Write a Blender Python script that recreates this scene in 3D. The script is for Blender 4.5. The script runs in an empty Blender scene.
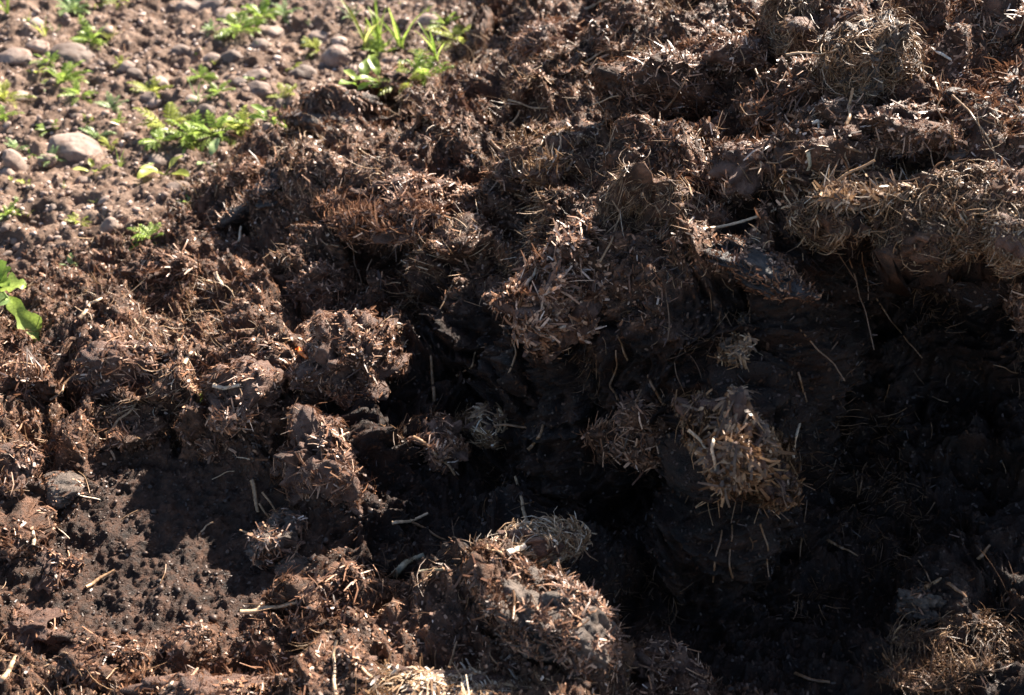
import bpy, bmesh, math, random
import numpy as np
from mathutils import Vector, Matrix
from mathutils.bvhtree import BVHTree

random.seed(7)
RNG = np.random.default_rng(7)
C = bpy.context.scene.collection
F32 = np.float32

# ------------------------------------------------------------------ camera
CAMH, PITCH, FPX = 1.5, math.radians(38.0), 1300.0
CU, CV = 512.0, 347.5
cam_d = bpy.data.cameras.new('camera')
cam = bpy.data.objects.new('camera', cam_d)
C.objects.link(cam)
cam.location = (0, 0, CAMH)
cam.rotation_euler = (math.pi / 2 - PITCH, 0, 0)
cam_d.sensor_width = 36.0
cam_d.lens = 36.0 * FPX / 1024.0
cam_d.clip_start = 0.02
cam_d.clip_end = 500
cam_d.dof.use_dof = True
cam_d.dof.focus_distance = 2.0
cam_d.dof.aperture_fstop = 4.5
bpy.context.scene.camera = cam


def ray(u, v):
    a, b = (u - CU) / FPX, -(v - CV) / FPX
    d = np.array([a, math.cos(PITCH) + b * math.sin(PITCH), -math.sin(PITCH) + b * math.cos(PITCH)])
    return d / np.linalg.norm(d)


def at_z(u, v, z):
    d = ray(u, v)
    t = (z - CAMH) / d[2]
    return d[0] * t, d[1] * t


# ------------------------------------------------------------------ noise
def _hash(ix, iy, iz, s):
    h = (ix.astype(np.uint32) * np.uint32(374761393) + iy.astype(np.uint32) * np.uint32(668265263)
         + iz.astype(np.uint32) * np.uint32(2147483647 ^ 0x5bd1e995) + np.uint32((s * 974711 + 12345) & 0xffffffff))
    h = (h ^ (h >> np.uint32(13))) * np.uint32(1274126177)
    h = (h ^ (h >> np.uint32(16))) * np.uint32(2246822519)
    return h ^ (h >> np.uint32(15))


def vnoise(p, scale, seed=0):
    """smooth value noise, about -1..1, p (n,3)"""
    q = p * scale
    f = np.floor(q)
    i = f.astype(np.int64)
    t = (q - f).astype(F32)
    t = t * t * t * (t * (t * 6 - 15) + 10)
    out = np.zeros(len(p), F32)
    for dx in (0, 1):
        wx = t[:, 0] if dx else 1 - t[:, 0]
        for dy in (0, 1):
            wy = t[:, 1] if dy else 1 - t[:, 1]
            for dz in (0, 1):
                wz = t[:, 2] if dz else 1 - t[:, 2]
                h = _hash(i[:, 0] + dx, i[:, 1] + dy, i[:, 2] + dz, seed)
                out += wx * wy * wz * (h.astype(F32) * F32(2.0 / 4294967295.0) - 1)
    return out * 1.3


def fbm(p, scale, octs=4, gain=0.5, seed=0):
    a, s, out = 1.0, scale, np.zeros(len(p), F32)
    for k in range(octs):
        out += a * vnoise(p + 17.3 * k, s, seed + k)
        a *= gain
        s *= 2.03
    return out


def lumps(p, scale, seed=0):
    """rounded crumbs: 1 at a crumb's middle, 0 in the gaps between crumbs"""
    q = p * scale
    i = np.floor(q).astype(np.int64)
    best = np.full(len(p), 9.0, F32)
    for dx in (-1, 0, 1):
        for dy in (-1, 0, 1):
            for dz in (-1, 0, 1):
                cx, cy, cz = i[:, 0] + dx, i[:, 1] + dy, i[:, 2] + dz
                h1 = _hash(cx, cy, cz, seed)
                k = F32(1 / 1023.0)
                jx = (h1 & np.uint32(1023)).astype(F32) * k
                jy = ((h1 >> np.uint32(10)) & np.uint32(1023)).astype(F32) * k
                jz = ((h1 >> np.uint32(20)) & np.uint32(1023)).astype(F32) * k
                d = (cx + jx - q[:, 0]) ** 2 + (cy + jy - q[:, 1]) ** 2 + (cz + jz - q[:, 2]) ** 2
                best = np.minimum(best, d.astype(F32))
    return np.sqrt(np.clip(1 - best / 0.75, 0, 1))


def warp(p, scale, amp, seed):
    w = np.stack([vnoise(p, scale, seed + k * 11) for k in range(3)], 1)
    return p + w * amp


def smooth(a, b, x):
    t = np.clip((x - a) / (b - a), 0, 1)
    return t * t * (3 - 2 * t)


# ------------------------------------------------------------------ materials
def new_mat(name):
    m = bpy.data.materials.new(name)
    m.use_nodes = True
    nt = m.node_tree
    b = nt.nodes['Principled BSDF']
    return m, nt, b


def N(nt, typ, **kw):
    n = nt.nodes.new(typ)
    for k, v in kw.items():
        if k in n.inputs:
            n.inputs[k].default_value = v
        else:
            setattr(n, k, v)
    return n


def ramp(nt, fac, stops):
    r = nt.nodes.new('ShaderNodeValToRGB')
    el = r.color_ramp.elements
    while len(el) < len(stops):
        el.new(0.5)
    for e, (p, c) in zip(el, stops):
        e.position = p
        e.color = (*c, 1)
    nt.links.new(fac, r.inputs['Fac'])
    return r.outputs['Color']


def noise_mat(name, stops, scale=30, rough=(0.5, 0.85), bumps=((300, 0.002), (900, 0.001)), spec=0.5, detail=6):
    m, nt, b = new_mat(name)
    tc = N(nt, 'ShaderNodeNewGeometry')
    n1 = N(nt, 'ShaderNodeTexNoise', Scale=scale, Detail=detail, Roughness=0.65)
    nt.links.new(tc.outputs['Position'], n1.inputs['Vector'])
    nt.links.new(ramp(nt, n1.outputs['Fac'], stops), b.inputs['Base Color'])
    n2 = N(nt, 'ShaderNodeTexNoise', Scale=scale * 4, Detail=4)
    nt.links.new(tc.outputs['Position'], n2.inputs['Vector'])
    mr = N(nt, 'ShaderNodeMapRange')
    mr.inputs['From Min'].default_value = 0.3
    mr.inputs['From Max'].default_value = 0.7
    mr.inputs['To Min'].default_value, mr.inputs['To Max'].default_value = rough
    nt.links.new(n2.outputs['Fac'], mr.inputs['Value'])
    nt.links.new(mr.outputs['Result'], b.inputs['Roughness'])
    b.inputs['Specular IOR Level'].default_value = spec
    prev = None
    for sc, dist in bumps:
        nn = N(nt, 'ShaderNodeTexNoise', Scale=sc, Detail=3, Roughness=0.6)
        nt.links.new(tc.outputs['Position'], nn.inputs['Vector'])
        bp = N(nt, 'ShaderNodeBump', Distance=dist, Strength=1.0)
        nt.links.new(nn.outputs['Fac'], bp.inputs['Height'])
        if prev:
            nt.links.new(prev.outputs['Normal'], bp.inputs['Normal'])
        prev = bp
    nt.links.new(prev.outputs['Normal'], b.inputs['Normal'])
    return m


def rnd_mat(name, stops, rough=0.45, spec=0.5, trans=0.0):
    m, nt, b = new_mat(name)
    at = N(nt, 'ShaderNodeAttribute', attribute_name='rnd')
    col = ramp(nt, at.outputs['Fac'], stops)
    g = N(nt, 'ShaderNodeNewGeometry')
    n1 = N(nt, 'ShaderNodeTexNoise', Scale=250, Detail=3)
    nt.links.new(g.outputs['Position'], n1.inputs['Vector'])
    mr = N(nt, 'ShaderNodeMapRange')
    mr.inputs['From Min'].default_value = 0.3
    mr.inputs['From Max'].default_value = 0.7
    mr.inputs['To Min'].default_value = 0.6
    mr.inputs['To Max'].default_value = 1.25
    nt.links.new(n1.outputs['Fac'], mr.inputs['Value'])
    mx = N(nt, 'ShaderNodeVectorMath', operation='SCALE')
    nt.links.new(col, mx.inputs[0])
    nt.links.new(mr.outputs['Result'], mx.inputs['Scale'])
    nt.links.new(mx.outputs[0], b.inputs['Base Color'])
    b.inputs['Roughness'].default_value = rough
    b.inputs['Specular IOR Level'].default_value = spec
    if trans > 0:
        tr = N(nt, 'ShaderNodeBsdfTranslucent')
        nt.links.new(mx.outputs[0], tr.inputs['Color'])
        ms = N(nt, 'ShaderNodeMixShader', Fac=trans)
        nt.links.new(b.outputs[0], ms.inputs[1])
        nt.links.new(tr.outputs[0], ms.inputs[2])
        nt.links.new(ms.outputs[0], nt.nodes['Material Output'].inputs['Surface'])
    return m


M = {}
M['manure'] = noise_mat('manure', [(0.30, (0.021, 0.011, 0.006)), (0.46, (0.062, 0.031, 0.018)), (0.60, (0.135, 0.067, 0.039)), (0.76, (0.24, 0.130, 0.080))], 40, (0.45, 0.8), ((260, 0.004), (700, 0.002)), .3)
M['manure_red'] = noise_mat('manure_red', [(0.3, (0.035, 0.018, 0.012)), (0.5, (0.105, 0.052, 0.034)), (0.7, (0.21, 0.12, 0.085))], 40, (0.5, 0.85), ((320, 0.004), (900, 0.002)))
M['manure_grey'] = noise_mat('manure_grey', [(0.3, (0.030, 0.021, 0.016)), (0.5, (0.095, 0.068, 0.052)), (0.7, (0.23, 0.175, 0.14))], 60, (0.4, 0.75), ((420, 0.004), (1100, 0.002)))
M['manure_wet'] = noise_mat('manure_wet', [(0.3, (0.007, 0.005, 0.005)), (0.5, (0.016, 0.012, 0.011)), (0.72, (0.04, 0.029, 0.026))], 35, (0.38, 0.7), ((350, 0.003), (900, 0.0015)), 0.6)
M['soil'] = noise_mat('soil', [(0.3, (0.052, 0.030, 0.020)), (0.5, (0.132, 0.083, 0.058)), (0.68, (0.265, 0.183, 0.136))], 14, (0.7, 0.95), ((220, 0.004), (600, 0.002)), 0.3)
M['litter'] = rnd_mat('litter', [(0.0, (0.032, 0.017, 0.011)), (0.3, (0.115, 0.052, 0.029)), (0.55, (0.28, 0.140, 0.078)), (0.8, (0.50, 0.305, 0.195)), (0.95, (0.58, 0.43, 0.34)), (1.0, (0.76, 0.65, 0.56))], 0.44, 0.42, 0.15)
M['straw'] = rnd_mat('straw', [(0.0, (0.075, 0.038, 0.019)), (0.3, (0.18, 0.098, 0.050)), (0.6, (0.36, 0.225, 0.125)), (0.85, (0.55, 0.40, 0.26)), (1.0, (0.70, 0.62, 0.52))], 0.4, 0.5, 0.15)
M['grit'] = rnd_mat('grit', [(0.0, (0.07, 0.042, 0.031)), (0.4, (0.16, 0.105, 0.080)), (0.75, (0.29, 0.21, 0.17)), (1.0, (0.50, 0.41, 0.36))], 0.75, 0.35)
M['stem_dry'] = rnd_mat('stem_dry', [(0.0, (0.10, 0.085, 0.055)), (1.0, (0.42, 0.38, 0.27))], 0.45, 0.5, 0.1)
M['leaf'] = rnd_mat('leaf', [(0.0, (0.14, 0.22, 0.035)), (0.5, (0.27, 0.38, 0.065)), (1.0, (0.42, 0.53, 0.13))], 0.42, 0.45, 0.5)
M['leaf_yellow'] = rnd_mat('leaf_yellow', [(0.0, (0.22, 0.25, 0.04)), (0.5, (0.38, 0.42, 0.08)), (1.0, (0.52, 0.55, 0.16))], 0.45, 0.4, 0.5)
M['leaf_pale'] = rnd_mat('leaf_pale', [(0.0, (0.15, 0.23, 0.08)), (0.5, (0.25, 0.35, 0.13)), (1.0, (0.38, 0.48, 0.22))], 0.4, 0.45, 0.35)
M['crumb_dark'] = rnd_mat('crumb_dark', [(0.0, (0.016, 0.010, 0.008)), (0.6, (0.045, 0.028, 0.021)), (0.9, (0.085, 0.055, 0.040)), (1.0, (0.15, 0.10, 0.075))], 0.5, 0.4)
M['orange'] = noise_mat('orange_peel', [(0.3, (0.45, 0.09, 0.012)), (0.7, (0.75, 0.2, 0.03))], 200, (0.4, 0.6), ((900, 0.0006),))


def stone_mat():
    m = noise_mat('stone', [(0.3, (0.11, 0.077, 0.062)), (0.5, (0.20, 0.148, 0.120)), (0.7, (0.32, 0.25, 0.21))], 18, (0.6, 0.9), ((260, 0.0012), (900, 0.0006)), 0.35)
    nt = m.node_tree
    b = nt.nodes['Principled BSDF']
    src = b.inputs['Base Color'].links[0].from_socket
    oi = N(nt, 'ShaderNodeObjectInfo')
    mr = N(nt, 'ShaderNodeMapRange')
    mr.inputs['To Min'].default_value = 0.6
    mr.inputs['To Max'].default_value = 1.35
    nt.links.new(oi.outputs['Random'], mr.inputs['Value'])
    mx = N(nt, 'ShaderNodeVectorMath', operation='SCALE')
    g = N(nt, 'ShaderNodeNewGeometry')
    n3 = N(nt, 'ShaderNodeTexNoise', Scale=55, Detail=5, Roughness=.7)
    nt.links.new(g.outputs['Position'], n3.inputs['Vector'])
    dm = nt.nodes.new('ShaderNodeMix')
    dm.data_type = 'RGBA'
    r3 = N(nt, 'ShaderNodeMapRange')
    r3.inputs['From Min'].default_value = .52
    r3.inputs['From Max'].default_value = .66
    nt.links.new(n3.outputs['Fac'], r3.inputs['Value'])
    nt.links.new(r3.outputs['Result'], dm.inputs[0])
    nt.links.new(src, dm.inputs[6])
    dm.inputs[7].default_value = (.14, .085, .062, 1)
    nt.links.new(dm.outputs[2], mx.inputs[0])
    nt.links.new(mr.outputs['Result'], mx.inputs['Scale'])
    nt.links.new(mx.outputs[0], b.inputs['Base Color'])
    return m


M['stone'] = stone_mat()


# ------------------------------------------------------------------ object helpers
def mesh_np(name, V, Fq, mat, smooth_shade=True, rnd=None):
    """V (n,3), Fq (m,k) quads or triangles"""
    me = bpy.data.meshes.new(name)
    V = np.ascontiguousarray(V, F32)
    Fq = np.ascontiguousarray(Fq, np.int32)
    k = Fq.shape[1]
    me.vertices.add(len(V))
    me.vertices.foreach_set('co', V.ravel())
    me.loops.add(Fq.size)
    me.loops.foreach_set('vertex_index', Fq.ravel())
    me.polygons.add(len(Fq))
    me.polygons.foreach_set('loop_start', np.arange(0, Fq.size, k, dtype=np.int32))
    me.polygons.foreach_set('loop_total', np.full(len(Fq), k, np.int32))
    if smooth_shade:
        me.polygons.foreach_set('use_smooth', np.ones(len(Fq), bool))
    me.update(calc_edges=True)
    me.materials.append(mat)
    if rnd is not None:
        a = me.attributes.new('rnd', 'FLOAT', 'POINT')
        a.data.foreach_set('value', np.ascontiguousarray(rnd, F32))
    return me


def link(name, me, parent=None, loc=None):
    o = bpy.data.objects.new(name, me)
    C.objects.link(o)
    if parent is not None:
        o.parent = parent
    if loc is not None:
        o.location = loc
    return o


def tag(o, label=None, cat=None, group=None, kind=None):
    if label:
        o['label'] = label
    if cat:
        o['category'] = cat
    if group:
        o['group'] = group
    if kind:
        o['kind'] = kind
    return o


def unit(a):
    return a / np.maximum(np.linalg.norm(a, axis=-1, keepdims=True), 1e-9)


def grid_faces(nx, ny):
    i = np.arange(nx - 1)[:, None] * ny + np.arange(ny - 1)[None, :]
    i = i.ravel()
    return np.stack([i, i + ny, i + ny + 1, i + 1], 1)


def grid_normals(P):
    dx = np.gradient(P, axis=0)
    dy = np.gradient(P, axis=1)
    n = unit(np.cross(dx, dy))
    return n


def strands(P, D, Nrm, L, W, bend, segs=2, sides=2, rnd=None, curl=None):
    """many bent fibres as one vertex soup. P base, D direction, Nrm roughly up, L length, W width, bend (n,) radians of droop along -Nrm
    sides=2 a flat ribbon, 3 a little prism"""
    n = len(P)
    D = unit(D)
    S = unit(np.cross(D, Nrm) + 1e-6)
    U = np.cross(S, D)
    K = segs + 1
    V = np.zeros((n, K, sides, 3), F32)
    pos = P.copy()
    cur = D.copy()
    for k in range(K):
        t = k / segs
        wk = W * (0.75 + 0.35 * math.sin(math.pi * (0.15 + 0.8 * t))) * (0.45 if t == 1 and sides == 3 else 1)
        if sides == 2:
            V[:, k, 0] = pos + S * wk[:, None] * 0.5
            V[:, k, 1] = pos - S * wk[:, None] * 0.5
        else:
            for s in range(sides):
                a = 2 * math.pi * s / sides
                V[:, k, s] = pos + (S * math.cos(a) + U * math.sin(a)) * wk[:, None] * 0.5
        if k < segs:
            ang = bend / segs
            side = (curl / segs) if curl is not None else 0 * bend
            cur = unit(cur * np.cos(ang)[:, None] - U * np.sin(ang)[:, None] + S * np.sin(side)[:, None])
            S = unit(S - cur * np.sum(S * cur, 1)[:, None])
            U = np.cross(S, cur)
            pos = pos + cur * (L / segs)[:, None]
    base = (np.arange(n) * K * sides)[:, None]
    fl = []
    for k in range(segs):
        if sides == 2:
            fl.append(base + np.array([[k * 2, k * 2 + 1, k * 2 + 3, k * 2 + 2]]))
        else:
            for s in range(sides):
                s2 = (s + 1) % sides
                fl.append(base + np.array([[k * sides + s, k * sides + s2, (k + 1) * sides + s2, (k + 1) * sides + s]]))
    Fq = np.stack(fl, 1).reshape(-1, 4)
    r = RNG.random(n) if rnd is None else rnd
    return V.reshape(-1, 3), Fq, np.repeat(r, K * sides)


def join(parts):
    Vs, Fs, Rs, off = [], [], [], 0
    for V, Fq, r in parts:
        Vs.append(V)
        Fs.append(Fq + off)
        Rs.append(r)
        off += len(V)
    return np.concatenate(Vs), np.concatenate(Fs), np.concatenate(Rs)


def tube(pts, rad, sides=6, flat=1.0):
    pts = np.array(pts, float)
    # resample with Catmull-Rom
    Q = []
    m = len(pts)
    for i in range(m - 1):
        p0, p1, p2, p3 = pts[max(i - 1, 0)], pts[i], pts[i + 1], pts[min(i + 2, m - 1)]
        for t in np.linspace(0, 1, 6, endpoint=False):
            Q.append(.5 * ((2 * p1) + (-p0 + p2) * t + (2 * p0 - 5 * p1 + 4 * p2 - p3) * t * t + (-p0 + 3 * p1 - 3 * p2 + p3) * t ** 3))
    Q.append(pts[-1])
    Q = np.array(Q)
    T = unit(np.gradient(Q, axis=0))
    up = np.array([.2, -.6, .8])
    S = unit(np.cross(T, up))
    U = np.cross(S, T)
    V = []
    for i in range(len(Q)):
        t = i / (len(Q) - 1)
        rr = rad * (1 - .35 * t) * (1 + .12 * math.sin(i * 2.1))
        for s in range(sides):
            a = 2 * math.pi * s / sides
            V.append(Q[i] + S[i] * math.cos(a) * rr + U[i] * math.sin(a) * rr * flat)
    Fq = []
    for i in range(len(Q) - 1):
        for s in range(sides):
            s2 = (s + 1) % sides
            Fq.append([i * sides + s, i * sides + s2, (i + 1) * sides + s2, (i + 1) * sides + s])
    V = np.array(V)
    return V, np.array(Fq)


_ico = {}


def ico(n):
    if n not in _ico:
        bm = bmesh.new()
        bmesh.ops.create_icosphere(bm, subdivisions=n, radius=1)
        V = np.array([v.co[:] for v in bm.verts])
        Fq = np.array([[v.index for v in f.verts] for f in bm.faces])
        bm.free()
        _ico[n] = (V, Fq)
    return _ico[n]


# ------------------------------------------------------------------ heap shape: picture point + height above the soil
HC = [
    # bare soil outside the heap
    (0, 0, -.06), (120, 0, -.06), (240, 0, -.06), (380, 0, -.05), (450, 0, -.03), (430, 55, -.03), (300, 70, -.05), (200, 120, -.05), (100, 150, -.05),
    (0, 100, -.06), (0, 200, -.05), (70, 200, -.05), (150, 190, -.03), (250, 120, -.04), (30, 250, -.03), (0, 290, -.02),
    # foot of the heap
    (475, 8, .03), (470, 70, .02), (350, 100, .04), (290, 135, .02), (225, 178, .02), (150, 235, .015), (80, 270, .015), (10, 350, .035),
    (500, 10, .15), (500, 60, .14), (440, 95, .06), (330, 128, .09), (345, 160, .05), (400, 130, .12), (270, 185, .06),
    (560, 40, .25), (650, 30, .35), (750, 20, .47), (870, 20, .58), (1000, 20, .62),
    (560, 120, .25), (650, 120, .36), (750, 120, .46), (870, 130, .55), (980, 140, .57), (1020, 60, .62),
    (340, 200, .13), (400, 200, .23), (470, 220, .28), (450, 170, .20), (540, 180, .29), (520, 240, .20), (600, 190, .36), (680, 180, .42),
    (300, 240, .10), (220, 260, .06), (150, 310, .04), (220, 330, .05), (300, 300, .11),
    (700, 230, .42), (780, 225, .47), (850, 210, .53), (930, 215, .55), (1015, 245, .53),
    # the dug face
    (850, 300, .39), (850, 400, .25), (850, 500, .10), (850, 600, .00), (1015, 300, .43), (1015, 400, .28), (1015, 500, .14), (950, 600, .05), (1010, 650, .08),
    (930, 300, .41), (930, 400, .26), (930, 500, .11),
    (740, 255, .44), (740, 320, .35), (740, 380, .32), (735, 425, .29), (740, 500, .14), (760, 600, .00), (780, 690, .02), (900, 690, .05),
    (600, 250, .36), (570, 330, .29), (600, 400, .19), (600, 470, .09), (620, 540, .02), (670, 300, .38), (670, 400, .23), (670, 500, .08),
    (480, 290, .11), (420, 270, .09), (420, 330, .06), (480, 400, .05), (470, 470, .02), (430, 540, .02), (540, 420, .12), (530, 490, .04),
    # in front
    (340, 350, .13), (350, 430, .09), (310, 490, .07), (270, 400, .10), (140, 370, .05), (200, 440, .05), (60, 430, .07), (0, 450, .07), (30, 520, .04),
    (180, 520, .025), (260, 525, .01), (100, 600, .01), (200, 610, .02), (200, 690, .02), (0, 650, 0), (0, 690, .02), (330, 590, .05), (400, 600, .03),
    (430, 690, .12), (560, 590, .13), (560, 660, .12), (530, 545, .09), (640, 680, .04), (690, 640, -.03), (340, 690, .06),
]
cx, cy, cz = [], [], []
for u, v, z in HC:
    x, y = at_z(u, v, z)
    cx.append(x)
    cy.append(y)
    cz.append(z)
for x, y, z in [(-1.6, 1.2, 0), (-1.6, 1.9, -.05), (-1.9, 2.5, -.06), (-2.2, 3.5, -.06), (-1, .6, 0), (0, .7, 0), (.8, .8, 0), (1.3, 1.2, .12), (1.6, 1.6, .45), (2.4, 1.4, .2), (1.5, 2.1, .68),
                (2.4, 2.2, .7), (1.4, 3.0, .70), (.8, 2.8, .55), (2.4, 3.4, .65), (.5, 3.4, .32), (0, 3.9, -.04), (0.0, 3.4, .02), (-.6, 4.4, -.06), (1.3, 4.0, .5), (2.4, 4.6, .2), (1.0, 4.8, 0),
                (0, 5.4, -.1), (3.2, 1.5, -.1), (3.2, 3, 0.1), (3.4, 5, -.1), (1, .3, -.05), (2.5, .5, -.05), (-2.4, .6, -.05), (-2.4, 1.6, -.06)]:
    cx.append(x)
    cy.append(y)
    cz.append(z)
cx, cy, cz = map(np.array, (cx, cy, cz))
A = np.hypot(cx[:, None] - cx[None], cy[:, None] - cy[None])
n = len(cx)
A2 = np.zeros((n + 1, n + 1))
A2[:n, :n] = A - 0.004 * np.eye(n)
A2[:n, n] = A2[n, :n] = 1
W_ = np.linalg.solve(A2, np.append(cz, 0))


def rbf(x, y):
    sh = x.shape
    x, y = x.ravel(), y.ravel()
    out = np.full(len(x), W_[-1])
    for i in range(n):
        out += W_[i] * np.hypot(x - cx[i], y - cy[i])
    return out.reshape(sh)


XL, XH, YL, YH = -1.75, 1.9, 0.75, 4.3
gx = np.linspace(XL, XH, 366)
gy = np.linspace(YL, YH, 356)
GZ = rbf(*np.meshgrid(gx, gy, indexing='ij'))
for _ in range(2):   # soften the kinks a little
    GZ[1:-1, 1:-1] = (GZ[1:-1, 1:-1] * 2 + GZ[:-2, 1:-1] + GZ[2:, 1:-1] + GZ[1:-1, :-2] + GZ[1:-1, 2:]) / 6


def heapz(x, y):
    fx = np.clip((x - XL) / (XH - XL) * 365, 0, 364.999)
    fy = np.clip((y - YL) / (YH - YL) * 355, 0, 354.999)
    i, j = fx.astype(int), fy.astype(int)
    a, b = fx - i, fy - j
    return GZ[i, j] * (1 - a) * (1 - b) + GZ[i + 1, j] * a * (1 - b) + GZ[i, j + 1] * (1 - a) * b + GZ[i + 1, j + 1] * a * b


# ------------------------------------------------------------------ ground: one sheet, fine where the photo sees it
def spaced(lo, hi, step, far, grow=1.25):
    mid = list(np.arange(lo, hi, step))
    out, s, e = [], step, hi
    while e < far:
        out.append(e)
        s *= grow
        e += s
    low, s, e = [], step, lo - step
    while e > -far:
        low.append(e)
        s *= grow
        e -= s
    return np.array(low[::-1] + mid + out)


xs = spaced(-1.9, 0.25, 0.0042, 60)
ys = spaced(1.75, 4.0, 0.0045, 60)
X, Y = np.meshgrid(xs, ys, indexing='ij')
P = np.stack([X.ravel(), Y.ravel(), np.zeros(X.size)], 1)
near = smooth(6, 4, np.hypot(P[:, 0], P[:, 1] - 2.4))
z = 0.018 * fbm(P, 2.2, 3, seed=3)
Pw = warp(P, 20, 0.012, 5)
z += near * (0.013 * lumps(Pw, 18, 31) * (0.4 + 0.6 * (vnoise(P, 5, 9) > -.2)) + 0.006 * lumps(Pw, 45, 32) + 0.0035 * lumps(P, 110, 33) + 0.010 * fbm(P, 30, 4, .6, seed=8) - .014 * smooth(.3, .8, vnoise(Pw, 9, 19)) - .010)
hz = heapz(P[:, 0], P[:, 1])
inside = (P[:, 0] > XL) & (P[:, 0] < XH) & (P[:, 1] > YL) & (P[:, 1] < YH)
z = np.where(inside, z - 0.2 * smooth(0.012, 0.05, hz), z)
front = smooth(2.35, 1.95, P[:, 1]) * smooth(3.2, 2.6, np.abs(P[:, 0])) * smooth(.3, .7, P[:, 1])
z = z - 0.14 * front * (hz > -5)
P[:, 2] = z
G3 = P.reshape(len(xs), len(ys), 3)
ground = link('ground', mesh_np('ground', P, grid_faces(len(xs), len(ys)), M['soil']))
tag(ground, 'bare reddish brown stony soil beside the manure heap', 'soil', kind='structure')
GN = grid_normals(G3)
ground_z = G3[:, :, 2]

# ------------------------------------------------------------------ heap surface
NX, NY = 1080, 1040
hxs = np.concatenate([np.linspace(XL + .03, -1.15, 120, endpoint=False), np.linspace(-1.15, 1.25, 840, endpoint=False), np.linspace(1.25, XH - .02, 120)])
ysf = np.linspace(YL + .02, YH - .02, 1500)
HX = np.repeat(hxs[:, None], NY, 1)
HY = np.zeros_like(HX)
for i, x in enumerate(hxs):
    zc = heapz(np.full_like(ysf, x), ysf)
    w = np.hypot(np.diff(ysf), np.diff(zc) * 1.15)
    ym = (ysf[1:] + ysf[:-1]) / 2
    w *= 1 - .72 * smooth(3.1, 3.8, ym) - .6 * smooth(1.15, 0.95, ym)
    s = np.append(0, np.cumsum(w))
    HY[i] = np.interp(np.linspace(0, s[-1], NY), s, ysf)
for _ in range(6):
    HY[1:-1] = (HY[1:-1] * 2 + HY[:-2] + HY[2:]) / 4
HZ = heapz(HX, HY)
# the dug hollow runs in under its lip
cavex = smooth(.36, .54, HX)
rise = np.clip(HZ / np.clip(heapz(HX, np.clip(HY + .25, YL, YH - .01)) , .1, 1), 0, 1)
HY2 = HY + cavex * .27 * np.sin(math.pi * np.clip((HZ - .02) / .47, 0, 1)) ** .6 * smooth(2.0, 1.75, HY) * smooth(.95, 1.2, HY)
H3 = np.stack([HX, HY2, HZ], 2)
MN = grid_normals(H3)
P = H3.reshape(-1, 3)
Nn = MN.reshape(-1, 3)
foot = smooth(-0.02, 0.06, P[:, 2])            # thin crumbs at the edge, deep lumps inside
Pw = warp(P, 7, 0.045, 41)
Pw2 = warp(P, 28, 0.012, 45)
rag = vnoise(P, 3.5, 77)
d = 0.080 * (lumps(Pw, 5.2, 1) - .5) * foot
d += 0.046 * (lumps(Pw, 12, 2) - .5) * (0.35 + .65 * foot)
d += 0.016 * (lumps(Pw2, 30, 3) - .4) * (0.6 + .4 * rag)
d += 0.007 * lumps(Pw2, 75, 4)
d += 0.030 * fbm(P, 9, 2, seed=51) * foot
d += 0.010 * fbm(Pw2, 60, 4, 0.6, seed=52)
d -= 0.035 * smooth(.25, .75, vnoise(Pw2, 15, 71)) * foot + .012 * smooth(.2, .7, vnoise(Pw2, 38, 72))
calm_c = np.array([at_z(172, 560, 0)])   # the fine, dark, crumbly hollow at the lower left
calm = smooth(.25, .12, np.hypot((P[:, 0] - calm_c[0, 0]) * .75, P[:, 1] - calm_c[0, 1]))
d = d * (1 - .95 * calm) + calm * (0.0028 * fbm(P, 60, 3, .6, seed=55) + .009 * fbm(P, 18, 2, seed=56) + .003 * fbm(P, 170, 2, seed=54))
H = P + Nn * d[:, None]
led = (P[:, 2] * 13 + 1.6 * vnoise(P, 4, 81) + .5 * vnoise(P, 14, 82)) % 1.0
H = H + np.stack([np.zeros(len(P)), -np.ones(len(P)), np.full(len(P), .3)], 1) * (.030 * (smooth(0, .85, led) - smooth(.85, 1, led)) * foot * smooth(-.3, .3, vnoise(P, 3, 83)) * (1 - smooth(.2, .4, P[:, 0]) * smooth(2.0, 1.7, P[:, 1])) * (1 - calm))[:, None]
side = np.stack([vnoise(P, 14, 61), vnoise(P, 14, 62), np.zeros(len(P))], 1) * 0.018 * (foot * (1 - .9 * calm))[:, None]
H = H + side
H3 = H.reshape(len(hxs), NY, 3)
# leave out what lies well under the soil sheet
keep = (H3[:-1, :-1, 2] > -0.055)
faces = grid_faces(len(hxs), NY)[keep.ravel()]
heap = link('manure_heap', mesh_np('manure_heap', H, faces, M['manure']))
tag(heap, 'big dark rotted manure heap with a dug hollow, beside the stony soil', 'manure heap')
HN = grid_normals(H3)


def shade_damp_at(p):  # mask: painted shade of the hollow, and the moist lower left slope
    """shade put into the colour of the dug hollow, plus the moist dark slope at the lower left"""
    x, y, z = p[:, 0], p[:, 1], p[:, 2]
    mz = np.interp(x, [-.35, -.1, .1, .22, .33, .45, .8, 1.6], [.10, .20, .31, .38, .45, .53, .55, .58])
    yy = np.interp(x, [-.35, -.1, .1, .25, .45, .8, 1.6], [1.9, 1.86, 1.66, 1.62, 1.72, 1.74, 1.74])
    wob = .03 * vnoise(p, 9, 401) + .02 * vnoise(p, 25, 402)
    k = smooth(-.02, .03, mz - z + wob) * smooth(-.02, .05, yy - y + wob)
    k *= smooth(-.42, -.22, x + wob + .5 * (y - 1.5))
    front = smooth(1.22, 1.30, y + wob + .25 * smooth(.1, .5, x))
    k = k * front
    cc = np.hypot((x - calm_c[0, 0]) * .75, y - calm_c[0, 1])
    return np.maximum(k, .7 * smooth(.27, .10, cc + wob * 1.5)).astype(F32)


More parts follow.
